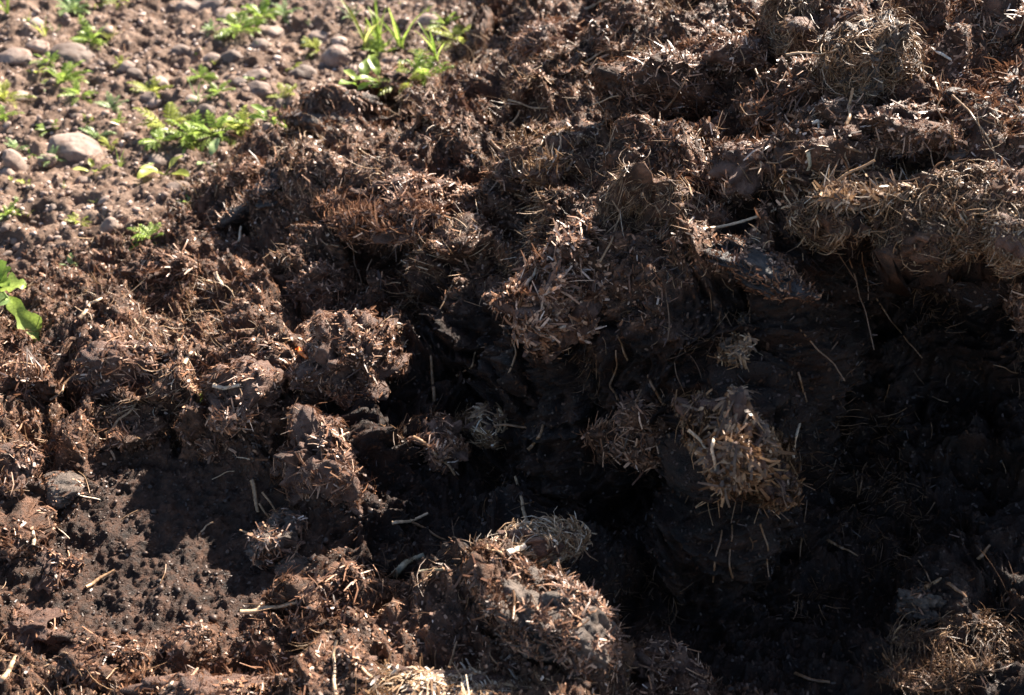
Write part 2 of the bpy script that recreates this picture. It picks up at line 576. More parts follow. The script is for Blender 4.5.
a_ = heap.data.attributes.new('shade_damp', 'FLOAT', 'POINT')
a_.data.foreach_set('value', shade_damp_at(H))
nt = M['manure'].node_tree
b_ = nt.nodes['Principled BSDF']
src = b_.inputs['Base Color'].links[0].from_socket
at_ = N(nt, 'ShaderNodeAttribute', attribute_name='shade_damp')
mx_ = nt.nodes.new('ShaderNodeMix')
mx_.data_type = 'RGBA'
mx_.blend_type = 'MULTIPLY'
mx_.inputs[7].default_value = (.19, .155, .14, 1)  # darkens the manure colour to deepen the hollow's shade; also the moist slope
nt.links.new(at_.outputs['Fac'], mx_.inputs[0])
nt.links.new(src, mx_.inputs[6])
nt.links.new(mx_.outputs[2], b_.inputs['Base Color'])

# ray casting against a coarser copy
sub = H3[::3, ::3]
g_sub = G3[::3, ::3]
Vb = [Vector(p) for p in sub.reshape(-1, 3)]
Fb = grid_faces(sub.shape[0], sub.shape[1]).tolist()
BV_H = BVHTree.FromPolygons(Vb, Fb)
Vb = [Vector(p) for p in g_sub.reshape(-1, 3)]
BV_G = BVHTree.FromPolygons(Vb, grid_faces(g_sub.shape[0], g_sub.shape[1]).tolist())
CAM = Vector((0, 0, CAMH))


def cast(o, d):
    best = None
    for bv in (BV_H, BV_G):
        h = bv.ray_cast(o, d)
        if h[0] is not None and (best is None or h[3] < best[3]):
            best = h
    return best


def hit(u, v):
    d = Vector(ray(u, v))
    h = cast(CAM, d)
    if h is None:
        x, y = at_z(u, v, 0)
        return Vector((x, y, 0)), Vector((0, 0, 1)), (Vector((x, y, 0)) - CAM).length
    nn = h[1]
    if nn.dot(d) > 0:
        nn = -nn
    return h[0], nn, h[3]


def drop(x, y):
    h = cast(Vector((x, y, 3)), Vector((0, 0, -1)))
    if h is None:
        return None
    nn = h[1] if h[1].z > 0 else -h[1]
    return h[0], nn


# ------------------------------------------------------------------ litter: shredded straw and crumbs nobody could count
def scatter_on(H3, HN, n, mask, seed):
    r = np.random.default_rng(seed)
    A_, B_ = H3.shape[:2]
    E1 = H3[1:-2, 1:-2] - H3[2:-1, 1:-2]
    E2 = H3[1:-2, 1:-2] - H3[1:-2, 2:-1]
    ar = np.linalg.norm(np.cross(E1, E2), axis=2).ravel()
    cs = np.cumsum(np.clip(ar, 0, np.median(ar) * 8))
    ij = np.searchsorted(cs, r.random(n * 3) * cs[-1]).clip(0, len(cs) - 1)
    i = ij // (B_ - 3) + 1
    j = ij % (B_ - 3) + 1
    a, b = r.random(n * 3)[:, None], r.random(n * 3)[:, None]
    p = H3[i, j] * (1 - a) * (1 - b) + H3[i + 1, j] * a * (1 - b) + H3[i, j + 1] * (1 - a) * b + H3[i + 1, j + 1] * a * b
    nn = HN[i, j]
    ok = mask(p) & (r.random(len(p)) < 1.0)
    p, nn = p[ok][:n], nn[ok][:n]
    return p, nn, r


def in_view(p, m=130):
    q = p - np.array([0, 0, CAMH])
    c, s = math.cos(PITCH), math.sin(PITCH)
    zz = q[:, 1] * c - q[:, 2] * s
    yy = q[:, 1] * s + q[:, 2] * c
    u = CU + FPX * q[:, 0] / zz
    v = CV - FPX * yy / zz
    return (u > -m) & (u < 1024 + m) & (v > -m) & (v < 695 + m), u, v


def tangent(nn, r, ang=None):
    n = len(nn)
    a = unit(np.cross(nn, np.tile([0.1, 0.2, 0.97], (n, 1)) + 0.3 * r.normal(size=(n, 3))))
    b = np.cross(nn, a)
    t = r.random(n) * 2 * math.pi if ang is None else ang
    return a * np.cos(t)[:, None] + b * np.sin(t)[:, None]


def flow_dir(p, nn, seed, wild=.6, r=RNG):
    """directions that agree with the neighbours, so the fibres lie in mats"""
    a = np.stack([vnoise(p, 9, seed), vnoise(p, 9, seed + 1), vnoise(p, 9, seed + 2)], 1) + r.normal(size=p.shape) * wild
    a = a - nn * np.sum(a * nn, 1)[:, None] * .85
    return unit(a)


def calm_at(p):
    return smooth(.27, .12, np.hypot((p[:, 0] - calm_c[0, 0]) * .75, p[:, 1] - calm_c[0, 1]))


parts = []
# small flakes everywhere on the heap
p, nn, r = scatter_on(H3, HN, 400000, lambda q: (q[:, 2] > -.012) & in_view(q)[0] & (np.random.default_rng(4).random(len(q)) > .65 * shade_damp_at(q)), 11)
k = len(p)
D = tangent(nn, r) + nn * (r.normal(size=k) * .22)[:, None] + flow_dir(p, nn, 301, .5, r) * .8
L = r.gamma(1.7, .0029, k).clip(.0015, .028) * (1 - .5 * calm_at(p))
Wd = (r.uniform(.0009, .0038, k) * np.where(L > .010, .55, 1.15)) * (1 - .35 * calm_at(p))
patch = vnoise(p, 6, 90)
c = (r.beta(1.2, 2.1, k) * .95 + patch * .22).clip(0, .93)
c = np.where((r.random(k) < .06) & (L > .005), r.uniform(.85, 1, k), c)
c = np.where(L < .005, c * .78, c)
c *= (1 - .35 * calm_at(p)) * (1 - .82 * shade_damp_at(p))  # flakes darkened where the hollow's shade is painted, and on the moist slope
parts.append(strands(p + nn * .001, D, nn, L, Wd, r.normal(size=k) * .5, 2, 2, c))
p, nn, r = scatter_on(H3, HN, 30000, lambda q: (q[:, 2] > .02) & in_view(q)[0] & (shade_damp_at(q) < .4) & (vnoise(q, 8, 190) > -.15), 17)
k = len(p)
D = flow_dir(p, nn, 361, .45, r) + nn * (r.normal(size=k) * .12)[:, None]
c = (r.beta(1.8, 2.2, k)).clip(0, .97)
parts.append(strands(p + nn * .0025, D, nn, r.gamma(4, .0032, k).clip(.005, .034), r.uniform(.0016, .0042, k), r.normal(size=k) * .4, 3, 2, c, r.normal(size=k) * .3))
V, Fq, R_ = join(parts)
lit = link('shredded_litter', mesh_np('shredded_litter', V, Fq, M['litter'], False, R_))
tag(lit, 'tiny shredded straw and bark flakes matted all over the heap', 'litter', kind='stuff')

# longer fibres in mats
p, nn, r = scatter_on(H3, HN, 70000, lambda q: (q[:, 2] > .01) & in_view(q)[0] & (vnoise(q, 7, 120) + .35 * vnoise(q, 22, 121) > -.05 + .3 * shade_damp_at(q)) & (calm_at(q) < .3), 12)
k = len(p)
D = flow_dir(p, nn, 330, .35, r) + nn * (r.normal(size=k) * .12)[:, None] - np.array([0, 0, .3])
L = r.gamma(2.6, .0085, k).clip(.006, .08)
V, Fq, R_ = strands(p + nn * .0015, D, nn, L, r.uniform(.0006, .0018, k), r.normal(size=k) * .7, 4, 3, (r.beta(1.7, 2.3, k) * (1 - .72 * shade_damp_at(p))).clip(0, 1), r.normal(size=k) * .5)  # fibre colour follows the same painted shade in the hollow
fib = link('matted_straw_fibres', mesh_np('matted_straw_fibres', V, Fq, M['straw'], True, R_))
tag(fib, 'longer dull straw fibres matted into the manure in patches', 'straw litter', kind='stuff')


# crumbs
def crumbs(p, nn, size, r, base=2):
    V0, F0 = ico(base)
    k = len(p)
    nv = len(V0)
    sc = size[:, None] * np.stack([r.uniform(.7, 1.3, k), r.uniform(.6, 1.1, k), r.uniform(.45, .9, k)], 1)
    jit = 1 + .22 * r.normal(size=(k, nv)).clip(-1.6, 1.6)
    th = r.random(k) * 6.283
    v = V0[None] * jit[:, :, None] * sc[:, None]
    ct, st = np.cos(th)[:, None], np.sin(th)[:, None]
    x = v[..., 0] * ct - v[..., 1] * st
    y = v[..., 0] * st + v[..., 1] * ct
    v = np.stack([x, y, v[..., 2]], -1) + p[:, None] + (nn * (size * .2)[:, None])[:, None]
    Fq = (F0[None] + (np.arange(k) * nv)[:, None, None]).reshape(-1, 3)
    return v.reshape(-1, 3), Fq, np.repeat(r.random(k), nv)


p, nn, r = scatter_on(H3, HN, 16000, lambda q: (q[:, 2] > -.012) & in_view(q)[0] & (shade_damp_at(q) < .35) & ((calm_at(q) > .2) | (vnoise(q, 5, 140) > .0)), 13)
V, Fq, R_ = crumbs(p, nn, r.gamma(3, .0011, len(p)).clip(.0015, .010), r, 1)
cr = link('manure_crumbs', mesh_np('manure_crumbs', V, Fq, M['manure'], False, R_))
tag(cr, 'fine dark crumbs of rotted manure loose over the heap', 'crumbs', kind='stuff')

p, nn, r = scatter_on(G3, GN, 26000, lambda q: in_view(q)[0] & (heapz(q[:, 0], q[:, 1]) > -.05 + .035 * np.random.default_rng(8).random(len(q)) ** .5) & (heapz(q[:, 0], q[:, 1]) < .02), 31)
k = len(p)
V, Fq, R_ = strands(p + nn * .001, tangent(nn, r) + nn * (r.normal(size=k) * .25)[:, None], nn, r.gamma(3, .0022, k).clip(.002, .02), r.uniform(.0009, .003, k), r.normal(size=k) * .4, 2, 2, r.beta(1.2, 2.3, k) * .95)
gl = link('spilled_litter', mesh_np('spilled_litter', V, Fq, M['litter'], False, R_))
tag(gl, 'dark shredded litter spilled from the heap foot out over the soil', 'litter', kind='stuff')
p, nn, r = scatter_on(H3, HN, 40000, lambda q: calm_at(q) > .25 * np.random.default_rng(6).random(len(q)), 33)
V, Fq, R_ = crumbs(p, nn, r.gamma(2.2, .0009, len(p)).clip(.0008, .007), r, 1)
cr = link('fine_black_crumbs', mesh_np('fine_black_crumbs', V, Fq, M['crumb_dark'], False, R_))
tag(cr, 'fine moist dark crumbs covering the smooth slope at the lower left', 'crumbs', kind='stuff')

onsoil = lambda q: in_view(q)[0] & (heapz(q[:, 0], q[:, 1]) < .03)
p, nn, r = scatter_on(G3, GN, 15000, onsoil, 14)
V, Fq, R_ = crumbs(p, nn, r.gamma(2.4, .0017, len(p)).clip(.0018, .012), r, 1)
gr = link('soil_grit', mesh_np('soil_grit', V, Fq, M['grit'], False, R_))
tag(gr, 'loose grit and small crumbs of reddish soil strewn over the bare ground', 'grit', kind='stuff')
p, nn, r = scatter_on(G3, GN, 26000, onsoil, 15)
k = len(p)
V, Fq, R_ = strands(p + nn * .001, tangent(nn, r) + nn * (r.normal(size=k) * .3)[:, None], nn, r.gamma(2.6, .003, k).clip(.002, .03), r.uniform(.0008, .0025, k), r.normal(size=k) * .4, 2, 2, r.beta(1.6, 2, k))
gl = link('dry_plant_litter', mesh_np('dry_plant_litter', V, Fq, M['litter'], False, R_))
tag(gl, 'small dry plant scraps scattered over the stony soil', 'litter', kind='stuff')


# ------------------------------------------------------------------ clods: loose lumps of manure, each a thing with its coat of fibres
def clod(u, v, *a_, **k_):
    if u < 350 and v > 300 and 'sink' not in k_:
        k_['sink'] = .3
    if k_.get('mat') == 'manure_red' and 'pale' not in k_:
        k_['pale'] = .12
    return clod_(u, v, *a_, **k_)


def clod_(u, v, ru, rv, label, hang=0, mat='manure', rough=.48, coat=1.0, flen=.018, fw=.0012, fdir=None, pale=.0, sink=.5, depth=None, tilt=0, sub=5, seed=None, cmat='litter', fwild=.5, name='manure_clod', spiky=.09):
    h, nn, dist = hit(u, v)
    s = dist / FPX
    a, b = ru * s, rv * s
    dp = (depth if depth else (ru + rv) / 2) * s
    sd = seed if seed is not None else int(u * 7 + v * 13)
    r = np.random.default_rng(sd)
    V0, F0 = ico(sub)
    V = V0.copy()
    off = r.random(3) * 40
    for _ in range(6):      # broken faces
        nrm = unit(r.normal(size=3))
        V = V - np.outer(np.clip(V @ nrm - r.uniform(.45, .8), 0, None) * .9, nrm)
    q = V + off
    lay = unit(np.array([r.normal() * .3, r.normal() * .3, 1.0]))
    hgt = q @ lay * 7 + 1.2 * vnoise(q, 1.5, sd + 8)
    V = V * (1 + .07 * np.clip(np.abs((hgt % 1) - .5) * 4 - 1, -1, 1) * smooth(-.2, .4, vnoise(q, 1.2, sd + 12)))[:, None]
    disp = rough * (1.05 * fbm(q, 1.4, 3, .5, sd) + .9 * (lumps(warp(q, 2, .25, sd), 2.4, sd) - .5) + .42 * (lumps(q, 6, sd + 1) - .4) + .22 * lumps(q, 13, sd + 2) - .5 * smooth(.2, .8, vnoise(q, 2.6, sd + 21)) + .12 * fbm(q, 14, 3, .6, sd + 3))
    V = V * (1 + disp)[:, None]
    # a is across the view, b up the view, dp along it
    rt = np.array([1, 0, 0.])
    up = unit(np.array([0, .5, 1.]))
    fw_ = np.cross(rt, up)
    ca, sa = math.cos(math.radians(tilt)), math.sin(math.radians(tilt))
    rt, up = rt * ca + up * sa, up * ca - rt * sa
    V = V[:, :1] * a * rt + V[:, 1:2] * dp * fw_ + V[:, 2:] * b * up
    loc = h - nn * min(a, b, dp) * sink
    root = link(name, mesh_np(name, V, F0, M[mat]), None, loc)
    tag(root, label, 'clod', 'loose clods of rotted manure')
    # coat
    e1 = V[F0[:, 1]] - V[F0[:, 0]]
    e2 = V[F0[:, 2]] - V[F0[:, 0]]
    cr_ = np.cross(e1, e2)
    ar = np.linalg.norm(cr_, axis=1)
    fn = unit(cr_)
    area = ar.sum() / 2
    kk = int(area * 150000 * coat * min(1, .011 / flen))
    if kk > 10:
        idx = r.choice(len(F0), kk, p=ar / ar.sum())
        idx = idx[vnoise((V[F0[idx, 0]] + off), 55, sd) > -.25]
        kk = len(idx)
        w = r.dirichlet((1, 1, 1), kk)
        pp = (V[F0[idx]] * w[..., None]).sum(1)
        nb = np.stack([rt, -fw_, up])          # smooth outward direction of the whole clod, so fibres wrap round it
        cc_ = pp @ nb.T / np.array([a, dp, b]) ** 2
        n_ = unit(unit(cc_ @ nb) * .65 + fn[idx] * .35)
        if fdir is None:
            D = tangent(n_, r) + n_ * (r.normal(size=kk) * .14)[:, None] + flow_dir(pp + off, n_, sd, fwild, r)
        else:
            fd = np.array(fdir, float)
            D = np.tile(fd, (kk, 1)) + r.normal(size=(kk, 3)) * fwild
            alt = tangent(n_, r)
            sw = (vnoise(pp + off, 25, sd + 9) + .6 * r.normal(size=kk) > .25)[:, None]
            D = np.where(sw, alt, D)
            D = unit(D - n_ * .8 * np.sum(D * n_, 1)[:, None]) + n_ * (r.normal(size=kk) * spiky)[:, None]
        short = r.random(kk) < .6
        L = r.gamma(2.2, flen / 3, kk).clip(flen * .2, flen * 3) * np.where(short, .45, 1.2)
        c = (r.beta(1.2, 2.1, kk) + pale).clip(0, .97)
        Rc = .75 * (a * b * dp) ** (1 / 3)
        conf = L / Rc * 1.05
        if flen > .022:
            o = strands(pp + n_ * .001, D, n_, L, r.uniform(.5, 1.3, kk) * fw * np.where(short, 1.9, .9), conf + r.normal(size=kk) * .35, 4, 3, c, r.normal(size=kk) * .9)
        else:
            o = strands(pp + n_ * .001, D, n_, L, r.uniform(.6, 2.2, kk) * fw * np.where(short, 1.7, 1), conf + r.normal(size=kk) * .3, 2, 2, c)
        ch = link('fibre_coat', mesh_np('fibre_coat', o[0], o[1], M[cmat], flen > .022, o[2]), root)
        ch['kind'] = 'stuff'
    for k_ in range(hang):
        th = r.uniform(math.pi * .95, math.pi * 2.05)
        st = rt * math.cos(th) * a * .8 + np.array([0, 0, 1]) * math.sin(th) * b * .5 - np.array([0, 1, 0]) * dp * r.uniform(.2, .8)
        L_ = r.uniform(.6, 1.7) * b
        j = r.normal(size=3) * L_ * .16
        e_ = st + np.array([r.normal() * .55, -.15, -1]) * L_ * r.uniform(.4, 1.1)
        Vt, Ft = tube([st, (st + e_) / 2 + j, e_ + j * r.normal()], r.uniform(.0006, .0014), 5, .6)
        link('hanging_strand', mesh_np('hanging_strand', Vt, Ft, M['straw'], True, np.full(len(Vt), r.uniform(.1, .7))), root)
    return root


DN = (0, -.35, -1)
CL = [
    dict(u=18, v=372, ru=30, rv=24, label='dark rounded manure clod at the left edge just below the leafy seedling', mat='manure'),
    dict(u=143, v=368, ru=36, rv=27, label='reddish brown manure clod with a deep shadow under it, above the slanting slab', mat='manure_red', coat=.5),
    dict(u=125, v=437, ru=34, rv=16, tilt=38, label='slanting dark slab of manure with a sunlit upper edge', mat='manure'),
    dict(u=60, v=492, ru=27, rv=19, label='rounded clod with a pale curved rim, left of the dark crumbly hollow', mat='manure_grey', rough=.1, coat=.35, flen=.008),
    dict(u=18, v=470, ru=24, rv=22, label='small brown clod at the left edge above the pale rimmed clod', mat='manure_red', coat=.5),
    dict(u=15, v=530, ru=32, rv=26, label='lumpy brown clod at the left edge below the pale rimmed clod', mat='manure'),
    dict(u=55, v=565, ru=24, rv=18, label='small tan lump left of the dark crumbly hollow', mat='manure_red', coat=.5, flen=.008),
    dict(u=240, v=408, ru=32, rv=26, label='round brown clod left of the shaded gap beside the orange scrap', mat='manure_red', coat=.9),
    dict(u=205, v=440, ru=24, rv=30, label='upright brown clod below and left of the round brown clod', mat='manure'),
    dict(u=262, v=365, ru=26, rv=22, label='crumbly brown clod left of the orange scrap', mat='manure', coat=1.1),
    dict(u=346, v=372, ru=38, rv=40, label='large reddish matted clod just right of the orange scrap', mat='manure_red', coat=1.3, flen=.010, pale=.05),
    dict(u=388, v=342, ru=24, rv=16, label='small pale grey hairy clod on the upper right of the reddish clod', mat='manure_grey', coat=2.2, flen=.012, pale=.3, cmat='straw'),
    dict(u=322, v=460, ru=36, rv=40, label='brown layered clod directly below the large reddish clod', mat='manure_red', coat=1.3, flen=.018, fdir=(.3, 0, -1), fwild=.3),
    dict(u=285, v=540, ru=26, rv=19, label='pale sunlit cluster of lumps at the right rim of the dark hollow', mat='manure_grey', coat=1.2, pale=.15),
    dict(u=297, v=567, ru=20, rv=13, label='small pale flattened lump just below the sunlit cluster of lumps', mat='manure_grey', coat=.4, pale=.2, rough=.12),
    dict(u=345, v=605, ru=40, rv=34, label='dark shaded clod low in the heap, left of the big grey fibrous clod', mat='manure'),
    dict(u=197, v=650, ru=26, rv=22, label='dark round clod near the bottom of the crumbly hollow', mat='manure', rough=.16, coat=.6, flen=.008),
    dict(u=215, v=690, ru=44, rv=22, label='wide brown clod cut by the bottom edge, below the dark round clod', mat='manure_red', coat=.7),
    dict(u=340, v=660, ru=28, rv=26, label='small brown clod low down between the hollow and the straw capped clod', mat='manure_red', coat=.8),
    dict(u=105, v=660, ru=30, rv=20, label='low crumbly clod near the bottom left', mat='manure', coat=.8),
    dict(u=30, v=625, ru=26, rv=16, label='flat brown clod at the lower left edge', mat='manure_red', coat=.6),
    dict(u=572, v=638, ru=72, rv=48, tilt=-32, label='big grey fibrous clod with sunlit shoulder, low in the middle', mat='manure_grey', rough=.20, coat=1.8, flen=.010, fw=.0010, sub=6, depth=60, sink=.0),
    dict(u=494, v=590, ru=26, rv=30, label='brown straw streaked clod leaning on the left of the big grey clod', mat='manure', coat=2.0, flen=.018, fdir=DN, fwild=.6, cmat='litter'),
    dict(u=528, v=548, ru=34, rv=18, tilt=10, label='straw covered clod above the big grey clod, under the upright stalk', mat='manure_red', coat=2.2, flen=.028, fw=.0018, cmat='straw', pale=.32, sink=-.3),
    dict(u=428, v=692, ru=66, rv=20, label='straw capped clod at the bottom edge left of the big grey clod', mat='manure_red', coat=2.6, flen=.018, fw=.0013, cmat='straw', pale=.35, sink=.1),
    dict(u=655, v=675, ru=30, rv=36, label='reddish clod at the bottom right of the big grey clod', mat='manure_red', coat=1.4),
    dict(u=960, v=655, ru=58, rv=34, label='shaded bushy clod of brown straw in the lower right corner', mat='manure', coat=2.0, flen=.024, fdir=(.1, -.1, 1), fwild=.9, cmat='straw', pale=-.25, spiky=.3),
    dict(u=925, v=608, ru=20, rv=14, label='small smooth brown clod in shade above the bushy straw clod', mat='manure_grey', coat=.5),
    dict(hang=10, u=420, v=214, ru=58, rv=24, label='wide straw topped clod over the shaded face, left of the dark notch', mat='manure_red', coat=1.8, flen=.016, pale=.08, sub=6),
    dict(u=350, v=115, ru=40, rv=20, tilt=-12, label='frayed grey brown crust hanging over a dark gap beside the greens', mat='manure_grey', coat=1.8, flen=.018, fdir=(.4, -.3, -.6), fwild=.4, pale=.05),
    dict(u=390, v=146, ru=9, rv=20, label='narrow dark upright chunk standing in the gap under the frayed crust', mat='manure', rough=.1, coat=.5),
    dict(u=275, v=190, ru=40, rv=16, tilt=15, label='dark wet clod at the foot of the heap right of the green seedlings', mat='manure_wet', coat=1.0),
    dict(u=240, v=178, ru=22, rv=18, label='small dark clod at the soil edge left of the dark wet clod', mat='manure', coat=1.0),
    dict(u=485, v=50, ru=15, rv=44, label='tall dark slab standing on edge beside the soil at the top', mat='manure', coat=1.2, flen=.02, fdir=DN, fwild=.2, rough=.14),
    dict(u=530, v=60, ru=34, rv=34, label='grey brown clod right of the tall dark slab', mat='manure_red', coat=.8),
    dict(u=420, v=85, ru=34, rv=16, label='low crumbly clod at the foot of the tall dark slab', mat='manure_red'),
    dict(u=600, v=45, ru=26, rv=22, label='small clod on the upper slope between the grey brown clod and the crest', mat='manure'),
    dict(u=560, v=150, ru=40, rv=20, label='straw strewn clod on the slope above the dark notch', mat='manure_red', coat=1.8, flen=.022, pale=.1, cmat='straw'),
    dict(u=660, v=95, ru=38, rv=26, label='lumpy brown clod in the middle of the upper slope', mat='manure', coat=1.4),
    dict(u=730, v=60, ru=36, rv=22, label='chip covered clod on the crest at the top', mat='manure_red', coat=1.8, flen=.012, pale=.06),
    dict(u=800, v=25, ru=32, rv=28, label='curly brown clod at the top edge left of the hairy grey clod', mat='manure_red', coat=1.8, flen=.026, fdir=(-.4, -.3, -1), fwild=.4, cmat='straw', pale=-.05),
    dict(u=785, v=100, ru=34, rv=30, label='dark clod below the crest, left of the hairy grey clod', mat='manure', coat=1.0),
    dict(u=880, v=62, ru=46, rv=38, label='hairy grey clod with combed straw near the top right', mat='manure_grey', coat=2.4, flen=.034, fdir=(-.7, -.4, -.8), fwild=.35, sub=6, cmat='straw', sink=.1),
    dict(u=885, v=130, ru=52, rv=28, label='smooth dark brown clod under the hairy grey clod', mat='manure', coat=1.2, flen=.010),
    dict(hang=12, u=865, v=192, ru=52, rv=24, label='sunlit straw covered clod on the lip over the dark hollow', mat='manure', coat=3.0, flen=.022, pale=.08, fdir=(-.8, -.4, -.2), fwild=.7, cmat='straw', sub=6, sink=.15),
    dict(hang=14, u=962, v=196, ru=34, rv=32, label='ragged clod drooping over the right part of the dark hollow', mat='manure', coat=3.0, flen=.028, fdir=DN, fwild=.45, cmat='straw', sink=.1),
    dict(hang=16, u=826, v=222, ru=26, rv=22, label='small shaggy clod drooping at the left end of the lip over the dark hollow', mat='manure', coat=2.6, flen=.028, fdir=DN, fwild=.5, cmat='straw', sink=.0, pale=-.05),
    dict(hang=18, u=912, v=226, ru=32, rv=26, label='shaggy brown clod drooping from the middle of the lip over the dark hollow', mat='manure', coat=2.6, flen=.03, fdir=DN, fwild=.45, cmat='straw', sink=.0, pale=-.05),
    dict(hang=12, u=1008, v=222, ru=26, rv=30, label='shaggy clod at the right edge of the lip, above the small sunlit edge clod', mat='manure_red', coat=2.4, flen=.024, fdir=DN, fwild=.5, cmat='straw', sink=.1),
    dict(u=1012, v=110, ru=30, rv=44, label='chip covered clod at the right edge beside the long bent stalk', mat='manure_grey', coat=1.6),
    dict(u=1018, v=285, ru=14, rv=34, label='small sunlit clod at the right edge below the overhang', mat='manure_red', coat=1.8, sink=-.2),
    dict(u=985, v=30, ru=36, rv=24, label='brown clod in the top right corner', mat='manure_red', coat=1.8, pale=.08),
    dict(u=745, v=165, ru=30, rv=22, label='pale brown clod on the slope above the long pale stick', mat='manure_red', coat=1.2, pale=.05),
    dict(u=705, v=175, ru=28, rv=22, label='rounded clod just left of the pale brown clod on the slope', mat='manure'),
    dict(hang=14, u=640, v=205, ru=44, rv=36, label='dark clod trailing thin roots, right of the dark notch', mat='manure', coat=1.5, flen=.036, fw=.0010, fdir=(-.3, -.3, -1), fwild=.25, cmat='straw', pale=-.05, sink=.15),
    dict(hang=6, u=568, v=300, ru=36, rv=52, tilt=-15, label='sunlit clod crusted with wood chips jutting from the shaded face', mat='manure_red', coat=2.2, flen=.016, fw=.0020, pale=.15, sub=6, depth=44, sink=-.1),
    dict(u=508, v=298, ru=18, rv=15, label='small brown clod just left of the chip crusted clod', mat='manure_red', coat=1.2, flen=.008, sink=0),
    dict(u=748, v=256, ru=52, rv=24, tilt=-14, depth=60, label='smooth wet black slab under the long pale stick', mat='manure_wet', rough=.30, coat=1.2, flen=.007, fw=.0013, pale=0.0, sink=.8),
    dict(hang=6, u=738, v=350, ru=19, rv=20, label='small grey tuft topped clod on the shaded face above the hanging straw tuft', mat='manure_grey', coat=2, flen=.022, fdir=DN, fwild=.35, cmat='straw', sink=-.1),
    dict(hang=40, u=738, v=440, ru=33, rv=38, rough=.7, label='big hanging tuft of straw in the shaded face, its left side sunlit', mat='manure_red', coat=2.6, flen=.021, fw=.0020, fdir=(.1, -.3, -1), fwild=.8, cmat='straw', pale=-.18, sink=-.75, depth=34),
    dict(u=440, v=440, ru=24, rv=20, label='small reddish clod in the shade right of the layered clod', mat='manure_red', coat=1.4, sink=0),
    dict(u=482, v=425, ru=22, rv=18, label='small straw tufted clod in the middle of the shaded face', mat='manure_red', coat=1.8, flen=.02, cmat='straw', sink=-.2),
    dict(u=400, v=300, ru=44, rv=26, label='dark clod in shade under the wide straw topped clod', mat='manure', coat=1.2),
    dict(u=300, v=300, ru=34, rv=24, label='dark clod above the orange scrap', mat='manure'),
    dict(u=160, v=270, ru=24, rv=18, label='small dark clod near the soil edge, above the reddish clod with a deep shadow', mat='manure'),
    dict(sink=.1, u=640, v=430, ru=34, rv=30, label='dark straw flecked clod deep in the shaded face', mat='manure', coat=1.4, flen=.02),
]
clods = [clod(**k_) for k_ in CL]

# the clods take part in what later things rest on
for c_ in clods:
    pass
dep_v, dep_f, off = [], [], 0
for c_ in clods:
    me = c_.data
    a = np.empty(len(me.vertices) * 3, F32)
    me.vertices.foreach_get('co', a)
    a = a.reshape(-1, 3) + np.array(c_.location)
    f = np.empty(len(me.loops), np.int32)
    me.loops.foreach_get('vertex_index', f)
    dep_v.append(a)
    dep_f.append(f.reshape(-1, 3) + off)
    off += len(a)
BV_C = BVHTree.FromPolygons([Vector(p_) for p_ in np.concatenate(dep_v)], np.concatenate(dep_f).tolist())


def cast(o, d):
    best = None
    for bv in (BV_H, BV_G, BV_C):
        h = bv.ray_cast(o, d)
        if h[0] is not None and (best is None or h[3] < best[3]):
            best = h
    return best


# ------------------------------------------------------------------ stalks, each a thing: a path through picture points, lying a little proud of the heap
def stalk(path, wpx, label, pale=.7, *a_, **k_):
    q = np.array(path, float)
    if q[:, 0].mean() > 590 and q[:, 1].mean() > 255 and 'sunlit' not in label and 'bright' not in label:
        pale *= .6  # straw colour lowered to paint shade on stalks of the dark face
    rj = np.random.default_rng(int(q[0, 0] * 31 + q[0, 1]))
    out = [q[0]]
    for a, b in zip(q[:-1], q[1:]):
        sp = np.linalg.norm(b - a)
        out += [(a + b) / 2 + rj.normal(size=2) * min(1.1, .045 * sp), b]
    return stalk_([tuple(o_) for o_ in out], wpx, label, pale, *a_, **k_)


def stalk_(path, wpx, label, pale=.7, mat='straw', lift=.006, name='straw_stalk', cat='straw stalk', group='single stalks lying on or hanging from the heap', flat=.6):
    hs = [hit(u, v) for u, v in path]
    ds = [h_[2] for h_ in hs]
    i0 = int(np.argmin(ds))
    base = ds[i0]
    pts = []
    for (u, v), d in zip(path, ds):
        dd = min(d, base + .035) - lift
        pts.append(np.array([0, 0, CAMH]) + ray(u, v) * dd)
    pts = np.array(pts)
    rad = wpx * .5 * base / FPX
    V, Fq = tube(pts, rad, 6, flat)
    o0 = pts.mean(0)
    me = mesh_np(name, V - o0, Fq, M[mat], True, np.full(len(V), pale))
    o = link(name, me, None, o0)
    tag(o, label, cat, group)
    return o


